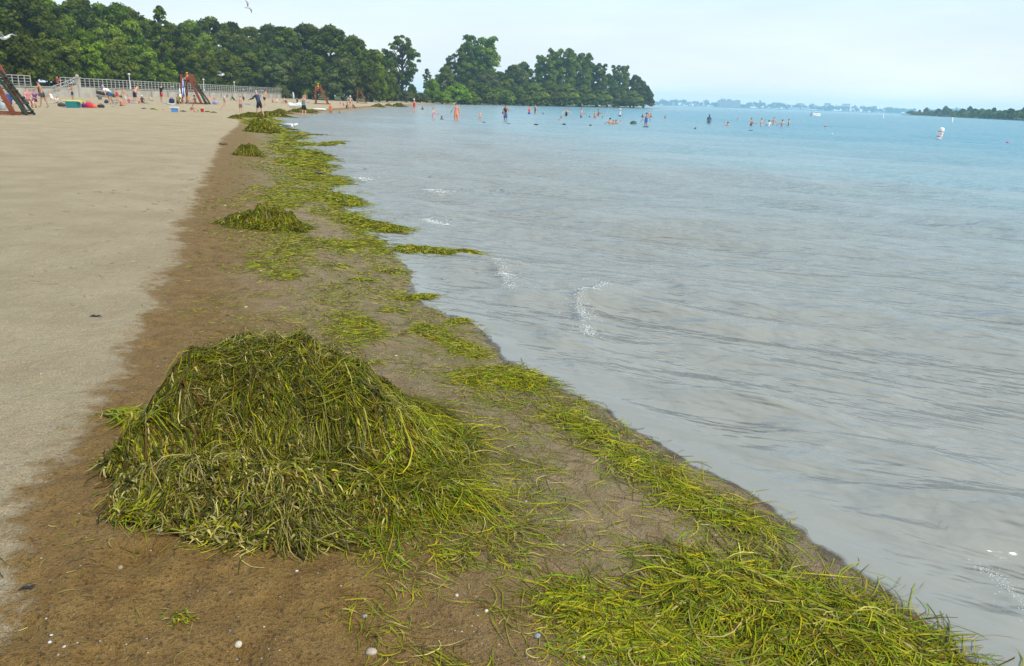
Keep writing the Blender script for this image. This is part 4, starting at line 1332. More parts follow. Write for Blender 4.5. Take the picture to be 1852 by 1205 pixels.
def far_building(px0, px1, top, y, label, mat, name='building', storeys=6, extra=()):
    x0 = ray_at_y(px0, hz(px0), y)[0]; x1 = ray_at_y(px1, hz(px1), y)[0]
    zt = ray_at_y((px0 + px1) / 2, top, y)[2]
    t = thing(name, label, name.replace('_', ' '), ((x0 + x1) / 2, y, 1.5), group='buildings on the far shore')
    w, h_ = x1 - x0, zt - 1.5
    MB().box((0, 0, h_ / 2), (w, w * .5, h_)).build('wall', mat, t)
    MB().box((0, 0, h_ + .3), (w + .6, w * .5 + .6, .6)).build('roof', plain((.2, .19, .19), .9, .1, .1, 'flat_roof'), t)
    for k in range(storeys):
        MB().box((0, -w * .25 - .05, h_ * (k + .55) / storeys), (w * .92, .2, h_ / storeys * .45)).build('window_band', GLZ, t)
    for (ex, ew, eh) in extra:
        MB().box((ex * w, 0, h_ + .6 + eh / 2), (ew * w, w * .3, eh)).build('roof_block', mat, t)
    return t


far_building(1299, 1336, 182, 2960, 'long reddish apartment block standing out above the far treeline', BL, 'apartment_block', 8, ((-.3, .2, 5), (0, .12, 5), (.42, .1, 3)))
far_building(1372, 1375, 182, 3060, 'thin dark tower rising from the far treeline', plain((.2, .18, .18), .9, .1, .1, 'dark_tower'), 'tower', 3)
far_building(1246, 1251, 186, 2965, 'pale low building at the near end of the far shore', PALE, 'house', 2)
far_building(1258, 1276, 191, 2945, 'long white boathouse at the water under the far treeline', PALE, 'boathouse', 1)
far_building(1428, 1444, 194, 2860, 'white low waterside building right of the reddish block', PALE, 'waterside_building', 2)
far_building(1450, 1462, 194.5, 2860, 'small white waterside house next to the low white building', PALE, 'house', 2)
far_building(1441, 1449, 187, 2990, 'faint pale block above the white waterside buildings', PALE, 'office_block', 4)
far_building(1490, 1500, 187, 2990, 'faint wide pale block further along the far treeline', PALE, 'office_block', 4)
far_building(1523, 1535, 188, 2990, 'faint pair of pale blocks near the end of the far treeline', PALE, 'office_block', 4)
far_building(1576, 1584, 192, 2980, 'faint pale block close to the wooded shore', PALE, 'office_block', 3)
far_building(1604, 1612, 194, 2980, 'faint pale block, last one before the wooded shore', PALE, 'office_block', 3)

# wooded shore on the right: a low bank with its own trees
A = np.array([G(1640, 208.6), G(1700, 211.2), G(1770, 214.6), G(1852, 218.6), (258, 330), (250, 180)])
m_out = np.array([(-6, 10), (30, 20), (60, 10), (90, 0), (120, 0), (140, 0)])
V = [(x, y, -.5) for x, y in A] + [(x + 3, y + 1, .7) for x, y in A] + [(x + 160, y + 40, 1.6) for x, y in A]
V[0] = (A[0][0] - 10, A[0][1] + 4, -.5); V[6] = (A[0][0] - 2, A[0][1] + 5, .6)
i = np.concatenate([np.arange(5), np.arange(5) + 6])
tag(link('wooded_shore', make_mesh('wooded_shore', np.array(V), np.stack([i, i + 6, i + 7, i + 1], -1), FAR_G, smooth=True)), 'low grassy bank under the trees across the water', kind='structure')
tops = [(1650, 200), (1662, 198.5), (1674, 194), (1684, 199), (1696, 196), (1708, 191), (1716, 196), (1728, 199), (1740, 196), (1752, 191.5), (1762, 196), (1774, 195), (1786, 197), (1796, 194), (1806, 199), (1816, 198), (1826, 195.5), (1838, 199), (1850, 193), (1864, 192), (1880, 196), (1900, 192)]
for k, (px, top) in enumerate(tops):
    f_ = np.interp(px, [1640, 1700, 1770, 1852, 1910], [0, 1, 2, 3, 3.4])
    a = int(min(f_, 4)); q = A[a] * (1 - (f_ - a)) + A[min(a + 1, 5)] * (f_ - a)
    y_ = q[1] + 14
    tree_px(['oak', 'maple', 'oak', 'willow'][k % 4], px, top, y_, .8, 'round headed tree on the wooded shore, %s in the row from its open tip' % ORD[k], [MD, DK, MD][k % 3], 1.25 if top > 195 else 1.0, group='trees on the wooded shore')
cs = []
for k in range(150):
    f_ = .02 + 3.6 * k / 150
    a = int(min(f_, 4)); q = A[a] * (1 - (f_ - a)) + A[min(a + 1, 5)] * (f_ - a)
    cs.append((q[0] + random.uniform(3, 9), q[1] + random.uniform(3, 9), random.uniform(.8, 3.2)))
V, F, lv = leaf_cards(np.random.default_rng(9), np.array(cs), np.random.default_rng(9).uniform(1.6, 3.0, 150), 16000, .55)
tag(link('shore_scrub', make_mesh('shore_scrub', V, F, LEAF_MID, attrs={'leaf': lv})), 'dense scrub at the water edge of the wooded shore', 'scrub', kind='stuff')

# ------------------------------------------------------------------ people

def fk(lean=0, crouch=0, hip=(0, 0), knee=(0, 0), sh=(0, 0), el=(10, 10), ab=(8, 8), legab=(3, 3), head=0, seat=None, lie=0, turn=0):
    R_ = math.radians
    J, E_, rad = {}, [], {}
    def fwd(a): return Vector((0, -math.sin(R_(a)), -math.cos(R_(a))))
    up = Vector((0, -math.sin(R_(lean)), math.cos(R_(lean))))
    J['pel'] = Vector((0, 0, .93)); rad['pel'] = (.135, .10)
    J['spi'] = J['pel'] + up * .19; rad['spi'] = (.12, .09)
    J['che'] = J['spi'] + up * .20; rad['che'] = (.145, .10)
    J['nec'] = J['che'] + up * .17; rad['nec'] = (.058, .058)
    hu = Vector((0, -math.sin(R_(lean * .75 + head)), math.cos(R_(lean * .75 + head))))
    J['hea'] = J['nec'] + hu * .13; rad['hea'] = (.078, .092)
    J['top'] = J['hea'] + hu * .095; rad['top'] = (.062, .070)
    E_ += [('pel', 'spi'), ('spi', 'che'), ('che', 'nec'), ('nec', 'hea'), ('hea', 'top')]
    for i, s in enumerate((1, -1)):
        n = 'lr'[i]
        J['sho' + n] = J['che'] + up * .085 + Vector((s * .175, 0, 0)); rad['sho' + n] = (.058, .055)
        d = fwd(sh[i]); b_ = R_(ab[i])
        d = Vector((s * math.sin(b_), d.y * math.cos(b_), d.z * math.cos(b_)))
        J['elb' + n] = J['sho' + n] + d * .28; rad['elb' + n] = (.040, .040)
        d2 = fwd(sh[i] + el[i]); d2 = Vector((d.x * .6, d2.y, d2.z)).normalized()
        J['wri' + n] = J['elb' + n] + d2 * .25; rad['wri' + n] = (.027, .027)
        J['han' + n] = J['wri' + n] + d2 * .085; rad['han' + n] = (.034, .02)
        J['hip' + n] = J['pel'] + Vector((s * .088, 0, -.045)); rad['hip' + n] = (.092, .092)
        d = fwd(hip[i]); b_ = R_(legab[i])
        d = Vector((s * math.sin(b_), d.y * math.cos(b_), d.z * math.cos(b_)))
        J['kne' + n] = J['hip' + n] + d * .42; rad['kne' + n] = (.056, .058)
        d = fwd(hip[i] - knee[i]); d = Vector((s * math.sin(b_) * .5, d.y, d.z)).normalized()
        J['ank' + n] = J['kne' + n] + d * .41; rad['ank' + n] = (.037, .040)
        f_ = Vector((0, d.z, -d.y)) if True else None
        J['toe' + n] = J['ank' + n] + f_.normalized() * .15 + d * .045; rad['toe' + n] = (.036, .028)
        E_ += [('che', 'sho' + n), ('sho' + n, 'elb' + n), ('elb' + n, 'wri' + n), ('wri' + n, 'han' + n), ('pel', 'hip' + n), ('hip' + n, 'kne' + n), ('kne' + n, 'ank' + n), ('ank' + n, 'toe' + n)]
    if lie:
        M = Matrix.Rotation(R_(lie), 3, 'X')
        for k in J: J[k] = M @ J[k]
    low = min(J[k].z - max(rad[k]) * (.55 if k[:3] == 'toe' else .95) for k in J)
    if seat is not None: low = J['pel'].z - .10 - seat
    for k in J: J[k].z -= low
    c = J['pel'].copy(); c.z = 0
    if lie or seat is not None:
        for k in J: J[k] -= c
    return J, E_, rad


POSES = {
    'stand': fk(), 'armsbent': fk(sh=(25, 18), el=(70, 80), ab=(14, 14)), 'hips': fk(sh=(-10, -10), el=(55, 55), ab=(32, 32)),
    'walk': fk(hip=(22, -20), knee=(8, 22), sh=(-22, 25), el=(20, 25), lean=4), 'bend': fk(lean=68, hip=(-6, -2), knee=(4, 6), sh=(-35, -28), el=(15, 10), head=-10),
    'stoop': fk(lean=38, hip=(0, 4), knee=(6, 10), sh=(20, 35), el=(25, 15)), 'leanone': fk(lean=18, hip=(14, -14), knee=(4, 6), sh=(40, 8), el=(35, 12)),
    'sit': fk(lean=12, hip=(105, 98), knee=(105, 92), sh=(50, 40), el=(20, 30), seat=.02, legab=(8, 8)), 'recline': fk(lean=-38, hip=(78, 70), knee=(42, 10), sh=(-50, -50), el=(8, 8), seat=.02),
    'chair': fk(lean=4, hip=(84, 86), knee=(82, 80), sh=(25, 25), el=(55, 55), seat=.44), 'crouch': fk(lean=42, hip=(112, 108), knee=(138, 134), sh=(45, 55), el=(20, 20), legab=(12, 12)),
    'lie': fk(lie=82, sh=(150, 20), el=(30, 10), knee=(10, 4)), 'armup': fk(sh=(150, 12), el=(30, 50), ab=(24, 10)), 'armsout': fk(ab=(62, 58), sh=(10, 15), el=(15, 20)),
    'onehip': fk(sh=(-8, 4), el=(60, 12), ab=(34, 9)),
    'phone': fk(sh=(60, 15), el=(105, 20), ab=(10, 10), head=10),
}
_bodies = {}
ANY_SKIN = plain((.52, .30, .20), .55, .12, 12, 'skin_warm')
SKINS = {'fair': plain((.60, .37, .27), .55, .10, 12, 'skin_fair'), 'warm': ANY_SKIN, 'tan': plain((.40, .20, .115), .55, .12, 12, 'skin_tan'), 'red': plain((.56, .30, .205), .55, .12, 12, 'skin_sunburnt'), 'deep': plain((.13, .07, .045), .55, .12, 12, 'skin_deep')}
EYE_M = plain((.03, .02, .02), .3, .05, 5, 'eye')


def body(pose):
    """continuous skinned body for a pose; returns mesh, verts, faces, bone of each vertex and position along it"""
    if pose in _bodies: return _bodies[pose]
    J, E_, rad = POSES[pose]
    keys = list(J)
    me = bpy.data.meshes.new('skeleton')
    me.from_pydata([J[k] for k in keys], [(keys.index(a), keys.index(b_)) for a, b_ in E_], [])
    o = bpy.data.objects.new('skeleton', me)
    C.objects.link(o)
    m = o.modifiers.new('skin', 'SKIN'); m.use_smooth_shade = True
    sv = me.skin_vertices[0].data
    for i, k in enumerate(keys):
        sv[i].radius = rad[k]; sv[i].use_root = (k == 'pel')
    s_ = o.modifiers.new('sub', 'SUBSURF'); s_.levels = s_.render_levels = 1
    dg = bpy.context.evaluated_depsgraph_get(); dg.update()
    ev = o.evaluated_get(dg)
    bm_ = ev.to_mesh()
    V = np.array([v.co for v in bm_.vertices]); F = [tuple(p.vertices) for p in bm_.polygons]
    ev.to_mesh_clear()
    bpy.data.objects.remove(o); bpy.data.meshes.remove(me)
    best = np.full(len(V), 1e9); bone = np.zeros(len(V), int); tt = np.zeros(len(V))
    for i, (a, b_) in enumerate(E_):
        A_, B_ = np.array(J[a]), np.array(J[b_])
        dv = B_ - A_
        t = np.clip(((V - A_) @ dv) / (dv @ dv), 0, 1)
        rr_ = max(rad[a]) * (1 - t) + max(rad[b_]) * t
        dd = np.linalg.norm(V - A_ - t[:, None] * dv, axis=1) / rr_
        k = dd < best
        best = np.where(k, dd, best); bone = np.where(k, i, bone); tt = np.where(k, t, tt)
    mb = MB()
    mb.add(V, F)
    hc, hu = J['hea'], (J['top'] - J['hea']).normalized()
    side = Vector((1, 0, 0)); front = hu.cross(side).normalized()
    if front.y > 0 and abs(front.y) > abs(front.z): front = -front
    face = hc + front * .088
    mb.tube([face + hu * .045, face + front * .022 - hu * .005, face - hu * .012], [.010, .016, .012], 5)      # nose
    mb.tube([face - hu * .045 + side * .022 - front * .01, face - hu * .043 + front * .004, face - hu * .045 - side * .022 - front * .01], [.004, .010, .004], 5)
    for s in (1, -1):
        mb.blob(hc + side * s * .082 + hu * .012 - front * .005, (.014, .022, .032), 6, 4)
    for n in 'lr':                                                                                       # fingers
        W, H_ = J['wri' + n], J['han' + n]
        d = (H_ - W).normalized(); s = 1 if n == 'l' else -1
        w = d.cross(Vector((s, 0, 0)))
        w = w.normalized() if w.length > .2 else Vector((0, 1, 0))
        curl = Vector((-s, 0, 0)) - d * d.dot(Vector((-s, 0, 0)))
        for k, L in enumerate((.066, .076, .072, .055)):
            p = H_ + w * ((k - 1.5) * .018)
            mb.tube([p - d * .02, p + d * L * .55, p + d * L * .95 + curl * .018], [.010, .009, .006], 5)
        p = W + d * .03 + w * -.022
        mb.tube([p, p + d * .035 - w * .028, p + d * .065 - w * .030 + curl * .01], [.013, .011, .007], 5)
    mb.cur = 1
    for s in (1, -1):
        mb.blob(face + side * s * .030 + hu * .030 - front * .008, (.011, .011, .009), 6, 4)
    me = mb.mesh('person', [ANY_SKIN, EYE_M], True)
    names = [a + '>' + b_ for a, b_ in E_]
    hgt = max(v[2] for v in mb.v)
    _bodies[pose] = (me, V, F, np.array(names)[bone], tt, J, hgt, front, hu)
    return _bodies[pose]


def zone(B, t, g):
    leg = np.char.startswith(B, 'hip'); thigh = leg & ~np.char.startswith(B, 'pel')
    hipb = np.char.startswith(B, 'pel>hip'); abd = B == 'pel>spi'; che = B == 'spi>che'; upp = B == 'che>nec'
    shb = np.char.startswith(B, 'che>sho'); ua = np.char.startswith(B, 'sho'); shin = np.char.startswith(B, 'kne'); fa = np.char.startswith(B, 'elb')
    brief = hipb | (abd & (t < .35)) | (thigh & (t < .14))
    return {'trunks': hipb | (abd & (t < .35)) | (thigh & (t < .66)), 'shorts': hipb | (abd & (t < .4)) | (thigh & (t < .85)),
            'briefs': brief, 'swimsuit': brief | abd | che | (upp & (t < .25)),
            'bikini_top': (che & (t > .45)) | (upp & (t < .12)), 'shirt': abd | che | (upp & (t < .75)) | shb | (ua & (t < .55)),
            'tank_top': abd | che | (upp & (t < .5)), 'long_shirt': abd | che | (upp & (t < .75)) | shb | ua | (fa & (t < .8)) | hipb,
            'trousers': hipb | thigh | shin, 'wrap': hipb | (abd & (t < .3)) | (thigh & (t < .9)), 'life_vest': abd | che | (upp & (t < .5)) | (shb & (t < .6))}[g]


def shell(pose, mask, off, name, mat):
    me, V, F, B, t, J, hgt, fr_, hu = body(pose)
    nrm = np.zeros_like(V)
    for f in F:
        p = V[list(f)]
        n = np.cross(p[2] - p[0], p[-1] - p[1])
        nrm[list(f)] += n
    nrm /= np.linalg.norm(nrm, axis=1, keepdims=True) + 1e-9
    FF = [f for f in F if sum(mask[i] for i in f) >= len(f) - 1]
    if not FF: return None
    idx = sorted({i for f in FF for i in f}); mp = {k: j for j, k in enumerate(idx)}
    m = bpy.data.meshes.new(name)
    m.from_pydata([tuple(V[k] + nrm[k] * off) for k in idx], [], [tuple(mp[i] for i in f) for f in FF])
    m.materials.append(mat)
    m.polygons.foreach_set('use_smooth', [True] * len(FF))
    return m


_gar = {}
HAIR = {'black': (.015, .012, .011), 'brown': (.06, .035, .02), 'blond': (.34, .22, .09), 'grey': (.35, .34, .33)}


def person(px, py, hpx, pose, skin, label, wear=(), hair='brown', rot=0, hat=None, mode='land', z=None, scale=None, at=None, name='person', group='people at the beach'):
    me, V, F, B, t, J, hgt, front, hu = body(pose)
    if at is not None: x, y, zz = at
    elif mode == 'land':
        x, y, zz = Gs(px, py)
    else:
        x, y = G(px, py, 0.0); zz = 0.0
    dep = depth_of(x, y, zz)
    vis = hpx / FPX * dep
    if mode == 'land':
        s_ = scale or max(.5, min(1.12, vis / hgt))
        lz = zz - .01
    elif mode == 'shallow':
        s_ = scale or 1.0; lz = -0.16
    else:
        s_ = scale or 1.0
        lz = vis - hgt * s_
    o = link('person', me, None, (x, y, lz), math.radians(rot), s_)
    tag(o, label, 'person', group)
    o.material_slots[0].link = 'OBJECT'; o.material_slots[0].material = SKINS[skin]
    for g, col in wear:
        key = (pose, g, col)
        if key not in _gar:
            _gar[key] = shell(pose, zone(B, t, g), .030 if g == 'life_vest' else .020 if g in ('shorts', 'shirt', 'wrap', 'long_shirt') else .012, g, plain(col, .8, .15, 14, g + '_cloth'))
        if _gar[key] is not None: link(g, _gar[key], o)
    hm = np.char.startswith(B, 'hea') | ((B == 'nec>hea') & (t > .55))
    rel = V - np.array(J['hea'])
    f3, u3 = np.array(front), np.array(hu)
    hm = hm & ((rel @ u3) * .9 - (rel @ f3) * 1.0 > .012)
    key = (pose, 'hair', hair)
    if key not in _gar: _gar[key] = shell(pose, hm, .020, 'hair', plain(HAIR[hair], .7, .3, 40, 'hair_' + hair))
    if _gar[key] is not None: link('hair', _gar[key], o)
    if hat:
        kind, col = hat
        u = Vector(hu); fr = Vector(front); sd = Vector((1, 0, 0))
        M = Matrix((sd, fr, u)).transposed()
        m = MB()
        c = J['hea'] + u * .062
        if kind == 'cap':
            m.lathe([(.105, 0), (.108, .04), (.085, .095), (.03, .118)], 10, c, M)
            m.box(c + fr * .14 + u * .01, (.14, .12, .012), M)
        else:
            m.lathe([(.19, -.012), (.19, .0), (.11, .012), (.105, .07), (.08, .11), (.03, .12)], 12, c, M)
        m.build('cap' if kind == 'cap' else 'sun_hat', plain(col, .8, .1, 10, 'hat_cloth'), o, smooth=True)
    return o


NAVY, BLACK, BLUE, RED, PINK = (.02, .03, .085), (.014, .014, .018), (.04, .13, .42), (.42, .035, .03), (.58, .12, .24)
ORANGE, LILAC, WHITE_C, TEAL, GREEN = (.72, .18, .05), (.42, .28, .50), (.72, .72, .70), (.03, .25, .27), (.10, .20, .05)
PURPLE, YELLOW, CORAL, MAROON, GREY_C = (.16, .04, .22), (.75, .45, .03), (.72, .26, .17), (.16, .03, .05), (.22, .23, .25)
# (px, foot y, height px, pose, skin, label, clothes, hair, facing, hat)
LANDP = [
    (80, 195, 46, 'leanone', 'tan', 'person bare chested in dark trunks leaning forward beside the nearest lifeguard chair', [('trunks', (.05, .06, .07))], 'black', -75, None),
    (95, 180, 13, 'recline', 'fair', 'person sunbathing on white towels behind the bare chested leaning person', [('swimsuit', WHITE_C)], 'brown', 60, None),
    (18, 194, 22, 'sit', 'fair', 'person in navy sitting on the sand behind the post of the nearest lifeguard chair', [('shirt', NAVY), ('shorts', BLUE)], 'brown', 40, None),
    (104, 186, 11, 'sit', 'warm', 'person in white sitting by the white towel heap', [('shirt', WHITE_C)], 'black', 20, None),
    (233, 186, 13, 'sit', 'fair', 'person in pink sitting between the pale shorts and the stooping person', [('swimsuit', PINK)], 'black', 30, None),
    (275, 183, 9, 'recline', 'red', 'person reclining on the open sand before the black top and red shorts', [('shorts', TEAL)], 'brown', 70, None),
    (132, 182, 28, 'armsbent', 'tan', 'child with both arms forward in dark shorts standing by the upright white board', [('shorts', NAVY)], 'brown', -80, None),
    (201, 189, 34, 'bend', 'warm', 'person in white top and blue shorts bending right over on the sand', [('shirt', WHITE_C), ('shorts', (.03, .10, .22))], 'grey', -110, ('cap', LILAC)),
    (213, 187, 25, 'stand', 'red', 'person in bright red swimsuit standing behind the bending one in white top', [('swimsuit', RED)], 'brown', 200, None),
    (226, 190, 29, 'hips', 'red', 'person with bare sunburnt back and pale shorts next to the dark folding chair', [('shorts', (.55, .50, .46))], 'blond', 170, None),
    (219, 192, 16, 'sit', 'red', 'person sitting on the sand with knees up beside the dark folding chair', [('swimsuit', CORAL)], 'brown', 80, None),
    (245, 187, 32, 'stoop', 'red', 'person bare shouldered in dark purple wrap stooping over towels', [('wrap', (.05, .02, .06)), ('bikini_top', CORAL)], 'brown', 160, None),
    (257, 186, 12, 'sit', 'deep', 'person in maroon sitting by a pale blue towel', [('shirt', MAROON)], 'black', 40, ('cap', WHITE_C)),
    (252, 188, 10, 'sit', 'fair', 'small child in red sitting on a towel near the stooping person', [('swimsuit', RED)], 'blond', -30, None),
    (293, 185, 30, 'armsbent', 'fair', 'person in black top and bright red shorts standing mid beach', [('shirt', BLACK), ('shorts', (.55, .02, .04))], 'black', 150, None),
    (322, 188, 19, 'sit', 'tan', 'person in olive shirt sitting beside the furled white umbrella', [('shirt', (.16, .16, .03)), ('shorts', BLACK)], 'black', 60, None),
    (346, 203, 14, 'crouch', 'red', 'child in orange red crouching in front of the tall lifeguard chair', [('swimsuit', (.62, .10, .06))], 'black', 60, None),
    (341, 190, 17, 'stand', 'tan', 'person in orange top standing under the tall lifeguard chair', [('shirt', (.72, .22, .04)), ('trousers', GREY_C)], 'brown', 20, None),
    (354, 188, 14, 'sit', 'red', 'person in navy cap sitting in the shade under the tall lifeguard chair', [('shorts', MAROON)], 'black', -20, ('cap', NAVY)),
    (379, 181, 8, 'recline', 'red', 'person reclining by the wall beyond the tall lifeguard chair', [('bikini_top', CORAL), ('briefs', CORAL)], 'brown', 60, None),
    (387, 180, 8, 'sit', 'red', 'person sitting upright next to the one reclining by the wall', [('swimsuit', (.6, .3, .2))], 'brown', 40, None),
    (386, 174, 14, 'stand', 'deep', 'person in dark clothes standing against the beach wall', [('shirt', (.05, .05, .06)), ('trousers', BLACK)], 'black', 0, None),
    (407, 199, 28, 'walk', 'fair', 'child in lilac swimsuit walking with one leg stretched behind', [('swimsuit', (.30, .24, .34))], 'black', 90, None),
    (424, 182, 8, 'recline', 'deep', 'person in dark shirt reclining on the sand behind the standing child', [('shirt', BLACK)], 'black', 80, None),
    (436, 205, 30, 'armsbent', 'red', 'child with bare chest and grey patterned shorts facing the camera', [('shorts', (.20, .16, .17))], 'brown', 5, None),
    (441, 182, 8, 'sit', 'deep', 'person in black sitting behind the child in patterned shorts', [('shirt', BLACK)], 'black', 0, None),
    (470, 212, 46, 'leanone', 'warm', 'grey haired person in long navy shirt and black shorts walking over the weed bank', [('long_shirt', (.035, .045, .10)), ('shorts', BLACK)], 'grey', -110, None),
    (479, 192, 27, 'leanone', 'red', 'person bare chested in black trunks leaning behind the one in long navy shirt', [('trunks', BLACK)], 'brown', 150, None),
    (493, 186, 9, 'sit', 'red', 'person in pink sitting on the far sand, nearer the leaning one', [('swimsuit', (.55, .25, .25))], 'brown', 20, None),
    (501, 186, 9, 'sit', 'fair', 'person in white top sitting on the far sand beside the one in pink', [('shirt', WHITE_C)], 'blond', -30, None),
    (519, 188, 11, 'recline', 'red', 'person reclining in maroon in front of the white boat', [('swimsuit', MAROON)], 'brown', 70, None),
    (538, 193, 15, 'stand', 'warm', 'person in navy dress standing behind the white boat', [('shirt', (.05, .06, .09)), ('wrap', NAVY)], 'black', 10, None),
    (552, 184, 14, 'stand', 'red', 'person standing far back between the wader in black shorts and an upright white board', [('swimsuit', CORAL)], 'grey', 0, None),
    (616, 194, 9, 'stand', 'fair', 'small child in bright pink at the far edge of the water', [('swimsuit', (.75, .10, .25))], 'brown', 0, None),
    (622, 194, 9, 'crouch', 'fair', 'small child in pale blue crouching next to the one in bright pink', [('swimsuit', (.35, .48, .58))], 'blond', 0, None),
    (627, 196, 11, 'sit', 'tan', 'person in maroon sitting at the far edge of the water', [('swimsuit', MAROON)], 'brown', 60, None),
    (634, 197, 22, 'hips', 'fair', 'person in white hat and black shorts standing among sitters at the far waterline', [('bikini_top', (.55, .40, .40)), ('briefs', BLACK)], 'grey', 10, ('sun_hat', WHITE_C)),
    (642, 196, 8, 'recline', 'deep', 'person in dark red reclining last in the row at the far edge of the water', [('swimsuit', (.18, .03, .03))], 'black', 70, None),
]
for (px, py, h_, po, sk, lab, wear, hr, rot, hat) in LANDP:
    person(px, py, h_, po, sk, lab, wear, hr, rot, hat)
person(550, 209, 39, 'armsbent', 'red', 'person in teal top and black shorts wading ankle deep at the shore', [('tank_top', (.10, .20, .20)), ('shorts', BLACK)], 'brown', 30, None, 'shallow')
